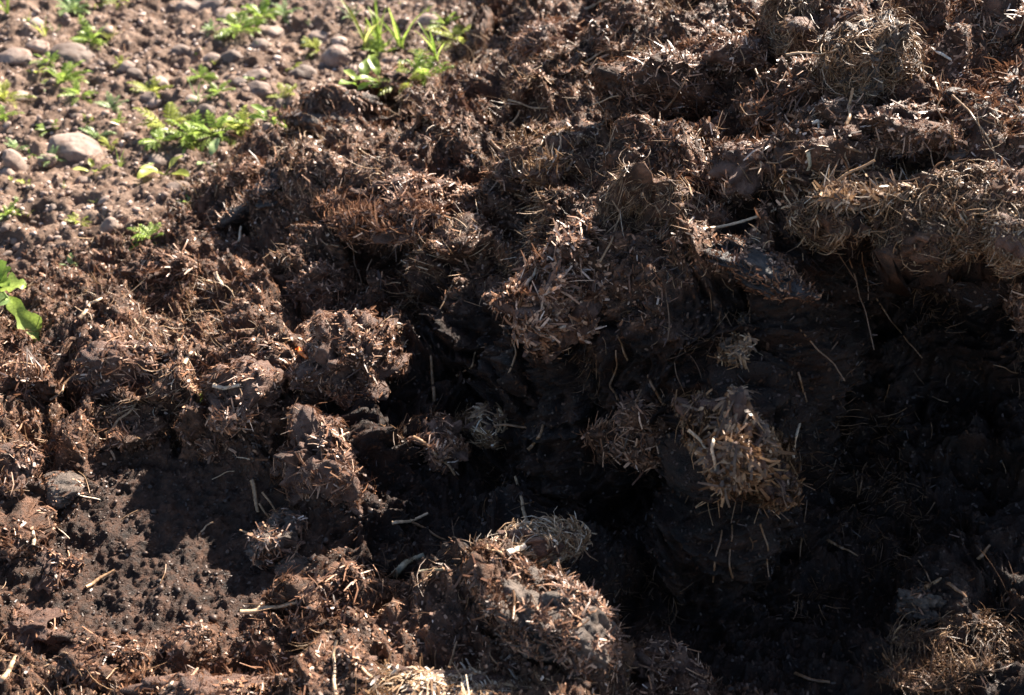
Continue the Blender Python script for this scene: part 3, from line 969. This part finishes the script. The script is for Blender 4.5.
ST = [
    ([(703, 229), (740, 222), (775, 210), (806, 199)], 3.4, 'long pale stick across the wet black slab', .85),
    ([(952, 95), (970, 112), (984, 132), (996, 160)], 2.6, 'long bent grey stalk at the right, beside the chip covered clod', .6),
    ([(786, 55), (810, 53), (838, 49)], 3, 'straight pale stalk pointing left beside the hairy grey clod', .75),
    ([(846, 125), (849, 108), (853, 88)], 4, 'short upright grey stalk under the left side of the hairy grey clod', .6),
    ([(932, 48), (942, 54), (952, 60)], 4, 'short white curved straw on the right of the hairy grey clod', 1),
    ([(922, 70), (933, 77), (938, 90)], 3, 'thin hooked white straw on the hairy grey clod', .85),
    ([(948, 262), (955, 245), (961, 228)], 3.6, 'pair-like tan stalk hanging below the drooping clod on the right', .55),
    ([(942, 258), (949, 240), (954, 226)], 2.6, 'thinner tan stalk hanging just left of the tan stalk below the drooping clod', .5),
    ([(876, 298), (892, 322), (908, 342), (922, 358)], 2.2, 'long thin stalk slanting down right inside the dark hollow', .5),
    ([(845, 250), (856, 280), (865, 310), (874, 350)], 2.2, 'longest thin stalk hanging from the roof of the dark hollow', .32),
    ([(862, 252), (866, 275), (868, 300)], 1.8, 'faint thin stalk hanging beside the longest one in the dark hollow', .25),
    ([(800, 330), (818, 350), (834, 364), (845, 381)], 2.4, 'knotted pale stalk slanting across the face left of the dark hollow', .5),
    ([(798, 372), (803, 390), (807, 402)], 3, 'pale upright straw right of the hanging tuft', .6),
    ([(793, 458), (796, 438), (800, 423)], 4, 'sunlit yellow straw standing at the right side of the hanging tuft', .9),
    ([(748, 447), (753, 425), (758, 412)], 3, 'tan straw crossing the top of the hanging tuft', .6),
    ([(752, 470), (746, 450), (741, 433)], 3, 'tan straw leaning left in the hanging tuft', .6),
    ([(760, 524), (768, 548), (769, 577)], 2.4, 'thin straw hanging lowest beneath the tuft, on its right', .45),
    ([(713, 582), (716, 555), (722, 530)], 2.4, 'thin straw hanging lowest beneath the tuft, on its left', .45),
    ([(733, 578), (730, 550), (732, 525)], 2.4, 'thin straw hanging lowest beneath the tuft, in its middle', .45),
    ([(800, 568), (803, 530), (807, 500)], 2.2, 'thin tan straw hanging right of the tuft in the dark', .4),
    ([(828, 540), (842, 548), (858, 556)], 3, 'short pale straw lying in the dark, right of the hanging tuft', .6),
    ([(978, 559), (985, 551), (990, 545)], 4, 'short pale straw in the dark near the right edge', .6),
    ([(925, 588), (934, 583), (942, 578)], 5, 'thick pale straw end above the small smooth clod', .75),
    ([(948, 583), (957, 590), (966, 597)], 4, 'flat pale straw just right of the thick pale straw end', .5),
    ([(918, 560), (926, 572), (932, 585)], 2, 'thin straw slanting above the thick pale straw end', .4),
    ([(795, 673), (812, 680), (830, 682)], 4, 'yellowish straw lying near the bottom in the dark', .5),
    ([(859, 495), (862, 480), (867, 462)], 2.4, 'lone thin straw upright in the dark below the hollow', .35),
    ([(1005, 662), (1014, 664), (1023, 666)], 4, 'pale straw tip at the lower right edge', .7),
    ([(527, 522), (522, 500), (515, 476)], 4, 'upright grey stalk standing over the straw covered clod', .7),
    ([(392, 523), (410, 521), (428, 513)], 4, 'pale stalk lying left in the shade, left of the straw covered clod', .85),
    ([(412, 522), (428, 530), (446, 540)], 3, 'brown stalk forking down right from the pale stalk in the shade', .3),
    ([(394, 575), (406, 563), (424, 555)], 8, 'broad grey green leaf blade in the shade above the dark shaded clod', .45),
    ([(418, 572), (434, 570), (445, 569)], 4, 'dull olive blade beside the broad grey green one', .2),
    ([(508, 553), (518, 549), (526, 545)], 7, 'thick white straw on top of the straw covered clod', 1),
    ([(486, 545), (488, 550), (500, 552), (510, 562)], 4, 'kinked tan straw over the left of the straw covered clod', .7),
    ([(513, 620), (514, 605), (513, 590)], 4, 'orange brown stick down the front of the straw streaked clod', .25),
    ([(361, 668), (368, 675), (378, 681)], 4, 'pale straw poking left from the straw capped clod', .8),
    ([(392, 674), (396, 670), (398, 665)], 4, 'short white straw standing on the straw capped clod', .95),
    ([(449, 668), (453, 655), (457, 641)], 3, 'thin upright straw in shade left of the straw streaked clod', .6),
    ([(436, 668), (435, 660), (436, 650)], 2, 'very short thin straw right beside the upright one in shade', .4),
    ([(434, 402), (432, 375), (430, 345)], 4, 'grey upright stalk on the shaded face right of the reddish clod', .4),
    ([(456, 376), (472, 366), (478, 345)], 2.4, 'thin curved stalk on the shaded face under the wide clod', .5),
    ([(508, 375), (516, 352), (508, 330)], 2.4, 'thin bent stalk beneath the small brown clod on the shaded face', .4),
    ([(362, 285), (355, 265), (351, 240)], 2, 'thin dark root hanging down from the wide straw topped clod', .2),
    ([(494, 426), (515, 426), (535, 426)], 3, 'tan stalk lying level in the middle of the shaded face', .35),
    ([(528, 450), (538, 438), (543, 425)], 4, 'tan stalk slanting up right on the shaded face', .4),
    ([(618, 400), (610, 385), (617, 365), (616, 350)], 3, 'pale kinked root on the face below the chip crusted clod', .55),
    ([(628, 360), (622, 345), (617, 335)], 3, 'pale hooked stalk right of the chip crusted clod', .6),
    ([(664, 405), (655, 390), (648, 375)], 4, 'brown leaf like stalk on the face right of the chip crusted clod', .4),
    ([(668, 340), (669, 315), (665, 285)], 2, 'thin vertical root in the shade below the rooty clod', .35),
    ([(600, 262), (612, 240), (620, 215), (612, 200)], 2.2, 'thin looping root trailing from the rooty clod', .6),
    ([(590, 258), (604, 236), (616, 224)], 2, 'second thin root left of the looping one', .5),
    ([(546, 338), (556, 332), (566, 326)], 5, 'broad pale chip on the lower front of the chip crusted clod', .95),
    ([(525, 286), (532, 277), (536, 268)], 4, 'white splinter on the left side of the chip crusted clod', .9),
    ([(490, 140), (500, 150), (508, 160)], 4, 'short brown stick on the slope above the dark notch', .3),
    ([(505, 133), (513, 122), (520, 110)], 2.6, 'thin tan straw leaning up right above the short brown stick', .6),
    ([(585, 10), (595, 5), (608, 0)], 4, 'pale grey twig at the top edge above the upper slope', .7),
    ([(585, 62), (598, 54), (611, 49)], 2.6, 'pale twig lying on the upper slope right of the grey brown clod', .7),
    ([(508, 100), (530, 107), (548, 108)], 2.4, 'bleached straw lying on the slope under the grey brown clod', .8),
    ([(685, 168), (695, 175), (705, 178)], 3, 'pale straw scrap left of the rounded clod on the slope', .75),
    ([(684, 178), (692, 195), (704, 205)], 3, 'tan straw leaning below the rounded clod on the slope', .5),
    ([(665, 110), (680, 90), (692, 62)], 2.6, 'long thin stick leaning on the middle of the upper slope', .35),
    ([(820, 196), (835, 183), (850, 172), (875, 160)], 3.6, 'tan stick lying along the sunlit straw covered lip clod', .6),
    ([(845, 146), (855, 150), (862, 152)], 4, 'small dark pointed stick above the sunlit lip clod', .35),
    ([(808, 152), (810, 165), (808, 173)], 5, 'pale green white stem standing left of the sunlit lip clod', .95),
    ([(812, 123), (818, 121), (820, 132)], 4, 'white bent splinter left of the smooth dark brown clod', .95),
    ([(240, 612), (265, 608), (298, 602)], 5, 'flat pale stalk lying right of the dark crumbly hollow', .8),
    ([(252, 616), (258, 608), (262, 603)], 2.5, 'thin pale splinter crossing the left end of the flat pale stalk', .8),
    ([(252, 480), (255, 495), (258, 512)], 5, 'upright pale brown stem above the sunlit cluster of lumps', .6),
    ([(262, 492), (270, 502), (276, 512)], 2.4, 'thin grey splinter beside the upright pale brown stem', .55),
    ([(86, 587), (100, 578), (115, 570)], 4, 'short tan stick lying in the left of the dark crumbly hollow', .55),
    ([(201, 532), (206, 526), (213, 522)], 2, 'tiny pale splinter in the shaded part of the hollow', .7),
    ([(0, 682), (8, 672), (16, 656)], 6, 'pale split stalk in the bottom left corner', .75),
    ([(336, 695), (335, 668), (337, 640)], 4, 'upright pale stem at the bottom beside the small brown clod', .75),
    ([(160, 695), (168, 687), (174, 680)], 4, 'white splinter at the bottom edge left of the wide brown clod', .9),
    ([(33, 545), (34, 538), (33, 531)], 4, 'small upright pale splinter on the left edge clod', .9),
    ([(105, 434), (118, 420), (136, 403)], 3.2, 'long pale stick along the top of the slanting slab', .6),
    ([(50, 400), (64, 384), (82, 366)], 2.6, 'thin grey stick lying on the manure below the leafy seedling', .5),
    ([(80, 318), (90, 304), (102, 298)], 4, 'bleached stalk lying on the crumbs right of the leafy seedling', .85),
    ([(213, 385), (225, 388), (240, 385)], 5, 'short white stalk on top of the round brown clod', .9),
    ([(215, 272), (221, 282), (223, 286)], 4, 'small white splinter on the crumbs in the middle left', .9),
    ([(184, 364), (188, 356), (192, 352)], 5, 'small pale leaf scrap beside the reddish clod', .8),
    ([(413, 437), (428, 446), (442, 460), (455, 475)], 4, 'reddish twig slanting over the small reddish clod in shade', .45),
    ([(238, 244), (240, 233), (241, 226)], 3, 'white straw splinter near the soil edge above the heap foot', .9),
    ([(700, 395), (690, 408), (680, 420)], 2.5, 'thin straw at the upper left of the hanging tuft', .4),
    ([(688, 430), (700, 440), (712, 455)], 4, 'bright tan straw on the sunlit left of the hanging tuft', .8),
    ([(716, 470), (712, 450), (716, 432)], 4.5, 'bright curled chip in the sunlit part of the hanging tuft', .9),
    ([(728, 452), (726, 438), (722, 425)], 3, 'upright straw in the middle of the hanging tuft', .6),
    ([(655, 205), (662, 222), (660, 240)], 2.2, 'thin straw hanging at the right of the rooty clod', .5),
]
for path, w, lab, pale in ST:
    stalk(path, w, lab, pale, mat='stem_dry' if 'green' in lab or 'olive' in lab else 'straw')

# scrap of orange peel
h, nn, dist = hit(302, 352)
o = stalk([(297, 348), (301, 353), (307, 358)], 5, 'small bright orange scrap left of the large reddish clod', .5, 'orange', .02, 'orange_scrap', 'scrap', None)

# ------------------------------------------------------------------ mid-sized straw pieces: countable, alike
r = np.random.default_rng(99)
protos = []
for k in range(10):
    pts = np.array([[0, 0, 0], [.35, .04 * r.normal(), .03], [.7, .06 * r.normal(), .05 * r.random()], [1, .1 * r.normal(), 0]])
    V, Fq = tube(pts * .045 - np.array([.0225, 0, 0]), r.uniform(.0009, .0017), 5, .6)
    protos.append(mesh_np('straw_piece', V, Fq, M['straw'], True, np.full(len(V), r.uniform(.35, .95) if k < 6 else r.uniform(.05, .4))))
zones = [
    (lambda u, v: u > 480 and v < 210, 110, 'short bleached straw piece scattered over the sunlit upper slope of the heap'),
    (lambda u, v: 200 < u < 480 and 120 < v < 340, 40, 'short straw piece among the crumbs of the low sunlit flank of the heap'),
    (lambda u, v: u < 300 and v > 300, 35, 'short straw piece among the clods in the lower left'),
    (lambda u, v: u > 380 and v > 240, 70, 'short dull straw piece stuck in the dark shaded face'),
]
for test, cnt, lab in zones:
    got = 0
    while got < cnt:
        u, v = r.uniform(0, 1024), r.uniform(0, 695)
        if not test(u, v):
            continue
        hp, nn, dist = hit(u, v)
        if hp.z < -.01:
            continue
        nn = nn.normalized()
        t = Vector(r.normal(size=3))
        t = (t - nn * t.dot(nn) * .8 - Vector((0, 0, .5 if 'dark' in lab else 0))).normalized()
        sdir = t.cross(nn).normalized()
        up = sdir.cross(t)
        m4 = Matrix((t, sdir, up)).transposed().to_4x4()
        o = link('straw_piece', protos[int(r.integers(6, 10) if 'dark' in lab else r.integers(0, 8))])  # darker straw colours paint in the shade of the dark face
        sc = r.uniform(.45, 1.25)
        o.matrix_world = Matrix.Translation(hp + nn * .003) @ m4 @ Matrix.Scale(sc, 4)
        tag(o, lab, 'straw piece', 'short straw pieces caught in the heap')
        got += 1


# ------------------------------------------------------------------ stones
def stone_mesh(seed, sx, sy, sz, sub=4, ang=.3):
    r = np.random.default_rng(seed)
    V0, F0 = ico(sub)
    V = V0.copy()
    for _ in range(7):      # knock flats off
        nrm = unit(r.normal(size=3))
        dcut = r.uniform(.72, .95)
        over = V @ nrm - dcut
        V = V - np.outer(np.clip(over, 0, None) * (1 - ang), nrm)
    q = V + r.random(3) * 30
    V = V * (1 + .10 * fbm(q, 1.1, 3, .45, seed) + .012 * fbm(q, 9, 2, .5, seed + 5))[:, None]
    return mesh_np('stone', V * np.array([sx, sy, sz]), F0, M['stone'])


SN = [
    (73, 58, 21, 11, -8, 'large smooth stone near the upper left, beside green weeds'),
    (75, 149, 24, 13, -12, 'large pale brown stone on the left, below the weeds'),
    (14, 165, 10, 15, 10, 'upright pointed pale stone at the left edge'),
    (257, 93, 15, 11, 12, 'smooth egg shaped stone right of the upper weeds'),
    (257, 77, 13, 7, 5, 'flat brown stone just above the egg shaped stone'),
    (338, 59, 15, 13, 0, 'rounded tan stone left of the tall grass'),
    (303, 76, 14, 10, 0, 'brown stone left of the rounded tan stone'),
    (210, 5, 17, 5, 25, 'long flat pale stone at the top edge'),
    (48, 161, 9, 7, 0, 'small round stone left of the large pale brown stone'),
    (38, 46, 10, 5, 0, 'flat stone left of the large smooth stone'),
    (15, 57, 15, 6, 0, 'low broad stone at the left edge near the top'),
    (105, 33, 8, 6, 20, 'small pale stone above the upper left weeds'),
    (181, 52, 10, 6, 0, 'dark brown flat stone in the middle of the soil'),
    (270, 32, 14, 6, -8, 'flat reddish stone near the top middle'),
    (260, 47, 9, 8, 0, 'blocky stone below the flat reddish stone'),
    (228, 14, 14, 5, -10, 'thin flat stone just below the long flat pale stone'),
    (128, 68, 9, 7, 30, 'small rounded stone in the upper left centre'),
    (135, 75, 8, 6, -20, 'small tilted brown stone touching the small rounded one'),
    (213, 60, 10, 6, 0, 'pale angular stone left of the blocky stone'),
    (232, 58, 11, 7, 10, 'pale stone between the angular and the blocky stone'),
    (160, 84, 10, 6, -15, 'pale flat stone below the middle of the soil'),
    (240, 84, 8, 7, 0, 'small brown stone left of the egg shaped stone'),
    (180, 191, 15, 7, 0, 'low brown stone near the foot of the heap'),
    (157, 163, 11, 8, 0, 'flat stone below the long weed patch'),
    (83, 183, 8, 6, 0, 'small yellowish stone below the large pale brown stone'),
    (190, 12, 14, 12, 0, 'rounded brown stone at the top edge'),
    (150, 98, 9, 5, 0, 'tiny flat stone between weeds in the middle'),
    (110, 228, 9, 12, -30, 'leaning brown wedge stone at the foot of the heap'),
    (206, 113, 10, 8, 0, 'pale stone standing behind the long weed patch'),
    (268, 128, 6, 5, 0, 'little pinkish stone right of the long weed patch'),
    (430, 22, 12, 7, 0, 'pale flat stone beside the tall grass at the top'),
    (320, 38, 12, 6, 0, 'brown stone at the top left of the tall grass'),
    (962, 149, 14, 6, -5, 'pale cream stone lying on the heap at the right'),
    (392, 62, 10, 6, 0, 'small flat stone among the grass stems'),
    (745, 143, 9, 6, 0, 'small tan stone on the slope above the pale brown clod'),
    (692, 218, 4, 4, 0, 'tiny round pale pebble by the long stick'),
]


def put_stone(u, v, ru, rv, tilt, label, seed, grp='stones on the bare soil'):
    hp, nn, dist = hit(u, v)
    s = dist / FPX
    a = ru * s
    b = rv * s * 1.05
    me = stone_mesh(seed, a, a * .8 if rv < ru else b * .7, b, 5 if ru > 12 else 4)
    o = link('stone', me, None, hp + Vector((0, 0, b * (0 if u < 480 else -.7))))
    o.rotation_euler = (0.15, -math.radians(tilt), 0)
    tag(o, label, 'stone', grp)
    return o


for i, (u, v, ru, rv, tl, lab) in enumerate(SN):
    put_stone(u, v, ru, rv, tl, lab, 500 + i, 'stones on the bare soil' if u < 480 else 'stones on the heap')

protos = [stone_mesh(700 + i, 1, .8, .6, 3, .12) for i in range(14)]
got = 0
r = np.random.default_rng(5)
placed = []
tries = 0
while got < 270 and tries < 9000:
    tries += 1
    u, v = r.uniform(-20, 480), r.uniform(-25, 260)
    hp, nn, dist = hit(u, v)
    if heapz(np.array([hp.x]), np.array([hp.y]))[0] > .012:
        continue
    sz = float(np.clip(r.gamma(2.2, .0040), .004, .024))
    if any((hp.x - a) ** 2 + (hp.y - b) ** 2 < (sz + c_) ** 2 * .8 for a, b, c_ in placed):
        continue
    placed.append((hp.x, hp.y, sz))
    o = link('pebble', protos[int(r.integers(0, 14))], None, hp + Vector((0, 0, sz * -.22)))
    o.scale = (sz * r.uniform(.8, 1.3), sz, sz * r.uniform(.7, 1.2))
    o.rotation_euler = (r.normal() * .3, r.normal() * .3, r.random() * 6.28)
    if hp.y > 3.0:
        lab = 'small brown pebble among many like it on the far bare soil'
    elif hp.x < -.75:
        lab = 'small brown pebble among many like it on the soil at the left'
    else:
        lab = 'small brown pebble among many like it on the soil near the heap foot'
    tag(o, lab, 'pebble', 'pebbles strewn over the bare soil')
    got += 1


# ------------------------------------------------------------------ plants
def leaf_grid(L, W, base, d, up, droop, r, lobes=0, fold=.25, K=9, narrow=.0):
    """one blade: a curved folded sheet with a little thickness of its own shape"""
    d = unit(np.array(d, float))
    up = np.array(up, float)
    S = unit(np.cross(d, up))
    U = np.cross(S, d)
    rows = []
    pos = np.array(base, float)
    cur = d.copy()
    for k in range(K + 1):
        t = k / K
        w = W * (math.sin(math.pi * min(1, t * .92 + .06)) ** (.75 if not narrow else .5)) * (1 - narrow * t)
        if lobes:
            w *= 1 + .32 * math.sin(t * lobes * 2 * math.pi)
        w = max(w, W * .05)
        row = []
        for s in (-1, -.5, 0, .5, 1):
            row.append(pos + S * w * .5 * s + U * abs(s) * w * fold + U * (.06 * W * math.sin(t * 9 + s * 2)))
        rows.append(row)
        a = -droop / K
        cur = unit(cur * math.cos(a) + U * math.sin(a))
        U = unit(np.cross(S, cur))
        pos = pos + cur * L / K
    V = np.array(rows).reshape(-1, 3)
    Fq = grid_faces(K + 1, 5)
    return V, Fq, np.full(len(V), r.random())


def plant(u, v, label, kind, size, seed, name='weed_seedling', mat='leaf', cat='weed', grp='green weeds on the bare soil'):
    hp, nn, dist = hit(u, v)
    s = dist / FPX * size * 1.3      # size in picture points
    r = np.random.default_rng(seed)
    root = bpy.data.objects.new(name, None)
    root.empty_display_size = .02
    C.objects.link(root)
    root.location = hp - Vector((0, 0, .003))
    tag(root, label, cat, grp)
    if kind == 'feather':       # rosette of divided leaves
        nl = int(r.integers(12, 19))
        for k in range(nl):
            a = r.random() * 6.283
            el = r.uniform(.35, 1.25)
            d = np.array([math.cos(a) * math.cos(el), math.sin(a) * math.cos(el), math.sin(el)])
            L = s * r.uniform(.7, 1.2)
            prt = []
            K = 7
            S = unit(np.cross(d, [0, 0, 1.01]))
            U = np.cross(S, d)
            pos = np.zeros(3)
            cur = d
            path = [pos]
            for i in range(K):
                cur = unit(cur - np.array([0, 0, .13]))
                pos = pos + cur * L / K
                path.append(pos)
                if i >= 1:
                    for sd in (-1, 1):
                        ll = L * .30 * math.sin(math.pi * (i + 1) / (K + 1.5)) * r.uniform(.8, 1.2)
                        prt.append(leaf_grid(ll, ll * .30, pos, unit(S * sd + cur * .7 + U * .15), U, .5, r, 1, .1, 4))
            prt.append(leaf_grid(L * .25, L * .11, pos, cur, U, .5, r, 0, .1, 4))
            Vt, Ft = tube(path, s * .018, 4)
            prt.append((Vt, Ft, np.full(len(Vt), .6)))
            V, Fq, R_ = join(prt)
            link('leaf', mesh_np('leaf', V, Fq, M[mat], True, R_), root)
    elif kind == 'grass':
        nl = int(r.integers(5, 9))
        for k in range(nl):
            a = r.random() * 6.283
            el = r.uniform(.9, 1.45)
            d = np.array([math.cos(a) * math.cos(el), math.sin(a) * math.cos(el), math.sin(el)])
            L = s * r.uniform(.6, 1.15)
            V, Fq, R_ = leaf_grid(L, L * .075, np.array([r.normal(), r.normal(), 0]) * s * .03, d, [0, 0, 1.02], r.uniform(.2, 1.0), r, 0, .3, 10, .5)
            link('blade', mesh_np('blade', V, Fq, M[mat], True, R_), root)
    elif kind == 'broad':
        nl = int(r.integers(4, 7))
        for k in range(nl):
            a = r.random() * 6.283
            el = r.uniform(.25, .9)
            d = np.array([math.cos(a) * math.cos(el), math.sin(a) * math.cos(el), math.sin(el)])
            L = s * r.uniform(.7, 1.15)
            pet = d * L * .35
            V, Fq, R_ = leaf_grid(L * .75, L * .34, pet, d, [0, 0, 1.02], r.uniform(.3, .9), r, 0, .2, 9)
            Vt, Ft = tube([np.zeros(3), pet * .5 + np.array([0, 0, L * .02]), pet], L * .018, 5)
            V, Fq, R_ = join([(V, Fq, R_), (Vt, Ft, np.full(len(Vt), .7))])
            link('leaf', mesh_np('leaf', V, Fq, M[mat], True, R_), root)
    return root


PL = [
    (92, 42, 'feather', 17, 'bushy feathery weed behind the large smooth stone'),
    (110, 40, 'grass', 15, 'small grassy tuft right of the bushy feathery weed'),
    (8, 14, 'grass', 26, 'grass tuft in the top left corner'),
    (45, 36, 'grass', 16, 'thin yellowish grass blade plant above the large smooth stone', ),
    (72, 12, 'feather', 13, 'pale feathery weed at the top edge on the left'),
    (120, 2, 'feather', 12, 'feathery weed at the very top, right of the pale one'),
    (62, 82, 'feather', 18, 'feathery weed just below the large smooth stone'),
    (80, 96, 'feather', 12, 'small weed between two hollows on the left'),
    (48, 62, 'feather', 10, 'little weed touching the left end of the large smooth stone'),
    (152, 93, 'feather', 15, 'greyish feathery weed in the middle of the soil'),
    (197, 103, 'grass', 22, 'single bright grass tuft above the long weed patch'),
    (200, 78, 'feather', 12, 'small weed above the bright grass tuft'),
    (218, 93, 'feather', 11, 'small weed left of the egg shaped stone'),
    (168, 130, 'feather', 21, 'feathery weed at the left end of the long weed patch'),
    (160, 142, 'feather', 14, 'low feathery weed in the lower left of the long weed patch'),
    (192, 138, 'feather', 19, 'feathery weed in the middle of the long weed patch'),
    (215, 136, 'feather', 18, 'feathery weed right of the middle of the long weed patch'),
    (236, 130, 'feather', 17, 'darker weed toward the right of the long weed patch'),
    (250, 124, 'broad', 22, 'broad leaved weed at the upper right of the long weed patch'),
    (272, 122, 'broad', 18, 'broad leaved weed with folded leaves at the right tip of the patch'),
    (286, 128, 'grass', 12, 'tiny grass sprig at the far right of the long weed patch'),
    (283, 98, 'feather', 12, 'feathery sprig just right of the egg shaped stone'),
    (240, 30, 'feather', 18, 'feathery weed near the top middle of the soil'),
    (262, 18, 'feather', 16, 'bright feathery weed at the top middle of the soil'),
    (285, 14, 'feather', 12, 'small feathery weed at the top right of the bright one'),
    (318, 50, 'feather', 12, 'small weed in front of the rounded tan stone'),
    (97, 137, 'feather', 11, 'small weed above the right end of the large pale brown stone'),
    (95, 172, 'broad', 16, 'low weed right of the small yellowish stone'),
    (120, 168, 'grass', 14, 'thin leaved sprig right of the low weed'),
    (165, 174, 'broad', 24, 'weed with long narrow leaves below the long weed patch'),
    (208, 163, 'broad', 19, 'pale broad leaved weed by the foot of the heap'),
    (112, 108, 'feather', 10, 'little weed beside the dark soil hollow'),
    (50, 130, 'feather', 9, 'tiny weed above the small round stone'),
    (5, 100, 'feather', 16, 'weed cut by the left edge below the broad stone'),
    (3, 120, 'feather', 12, 'lower weed cut by the left edge'),
    (152, 238, 'feather', 15, 'bright sprig growing at the foot of the heap'),
    (190, 203, 'broad', 10, 'tiny two leaved weed by the low brown stone'),
    (80, 222, 'feather', 9, 'tiny sprig left of the leaning wedge stone'),
    (68, 265, 'feather', 8, 'tiny sprig on the crumbs above the bleached stalk'),
    (202, 398, 'feather', 6, 'tiny seedling beside the short white stalk'),
    (8, 215, 'feather', 12, 'small weed at the left edge above the leafy seedling'),
    (366, 50, 'grass', 46, 'tall bright grass tuft right of the rounded tan stone'),
    (378, 46, 'grass', 34, 'broad bladed grass right behind the tall bright tuft'),
    (401, 48, 'grass', 44, 'tall thin grass in the middle of the grass group'),
    (437, 62, 'grass', 36, 'upright grass near the tall dark slab'),
    (455, 40, 'feather', 18, 'feathery weed nearest the tall dark slab'),
    (445, 25, 'feather', 14, 'feathery weed at the top right of the grass group'),
    (362, 88, 'broad', 26, 'broad leaved weed at the left of the low weed row'),
    (382, 84, 'broad', 22, 'broad leaved weed in the low weed row under the grass'),
    (405, 84, 'feather', 20, 'feathery weed in the low weed row under the grass'),
    (425, 80, 'feather', 20, 'bright feathery weed at the right of the low weed row'),
    (380, 55, 'feather', 15, 'feathery weed at the base of the tall bright tuft'),
    (352, 20, 'grass', 20, 'pale bent grass at the top, left of the tall tuft'),
]
for i, (u, v, kd, sz, lab) in enumerate(PL):
    plant(u, v, lab, kd, sz, 900 + i, mat='leaf_yellow' if i % 4 == 1 or 'yellow' in lab else 'leaf_pale' if 'pale' in lab or 'grey' in lab or i % 7 == 3 else 'leaf', name={'grass': 'grass_tuft', 'feather': 'feathery_weed', 'broad': 'broad_leaved_weed'}[kd])

r = np.random.default_rng(64)
for i in range(80):
    u, v = r.uniform(5, 470), r.uniform(2, 225)
    hp, nn, dist = hit(u, v)
    if heapz(np.array([hp.x]), np.array([hp.y]))[0] > -.005:
        continue
    plant(u, v, 'tiny green seedling among many scattered singly over the stony soil', ['feather', 'broad', 'grass'][i % 3], r.uniform(4, 9), 3000 + i, name='tiny_seedling', mat=['leaf', 'leaf_pale', 'leaf_yellow'][int(r.integers(0, 3))], grp='tiny seedlings scattered over the soil')

# the leafy seedling at the left edge
hp, nn, dist = hit(24, 318)
s = dist / FPX
root = bpy.data.objects.new('leafy_seedling', None)
C.objects.link(root)
root.location = hp
tag(root, 'leafy seedling with broad green leaves at the left edge of the heap', 'seedling')
r = np.random.default_rng(3)
s *= 1.4
top = np.array([-6, -8, 30]) * s
V, Fq = tube([(-2 * s, 2 * s, -6 * s), (0, 0, 4 * s), top * .6, top], 1.1 * s)
link('stem', mesh_np('stem', V, Fq, M['leaf_pale'], True, np.full(len(V), .8)), root)
for d, L, W, mt, dr, lb in [((-.3, .2, .9), 26, 17, 'leaf', .9, None), ((-.75, -.2, .35), 28, 20, 'leaf_pale', .8, None), ((.85, 0, .45), 17, 13, 'leaf', .9, None), ((.55, -.45, -.45), 46, 13, 'leaf', .5, None), ((-.7, -.6, -.1), 26, 15, 'leaf_pale', .6, None), ((.1, -.3, .8), 20, 12, 'leaf', 1.3, None), ((-.2, .6, .6), 22, 14, 'leaf', 1., None)]:
    V, Fq, R_ = leaf_grid(L * s, W * s, top * (.7 if d[2] < 0 else 1), d, [0, -.3, 1.02], dr, r, 2.5, .18, 14)
    link('leaf', mesh_np('leaf', V, Fq, M[mt], True, R_), root)

# ------------------------------------------------------------------ light
SUN_EL, SUN_AZ = math.radians(36), math.radians(36)     # azimuth from +Y (away from the camera) towards +X
sd = bpy.data.lights.new('sun', 'SUN')
sd.energy = 5.0
sd.angle = math.radians(.53)
sd.color = (1, .895, .775)
sun = bpy.data.objects.new('sun', sd)
C.objects.link(sun)
dirv = Vector((math.sin(SUN_AZ) * math.cos(SUN_EL), math.cos(SUN_AZ) * math.cos(SUN_EL), math.sin(SUN_EL)))
sun.rotation_euler = dirv.to_track_quat('Z', 'Y').to_euler()
w = bpy.data.worlds.new('World')
bpy.context.scene.world = w
w.use_nodes = True
nt = w.node_tree
sky = nt.nodes.new('ShaderNodeTexSky')
sky.sky_type = 'NISHITA'
sky.sun_disc = False
sky.sun_elevation = SUN_EL
sky.sun_rotation = SUN_AZ
bg = nt.nodes['Background']
bg.inputs['Strength'].default_value = 0.05
nt.links.new(sky.outputs[0], bg.inputs[0])
sc = bpy.context.scene
sc.view_settings.view_transform = 'Standard'
sc.view_settings.look = 'None'
sc.view_settings.exposure = 2.25
sc.view_settings.gamma = 1
sc.render.engine = 'CYCLES'
sc.cycles.max_bounces = 5
sc.cycles.use_denoising = True
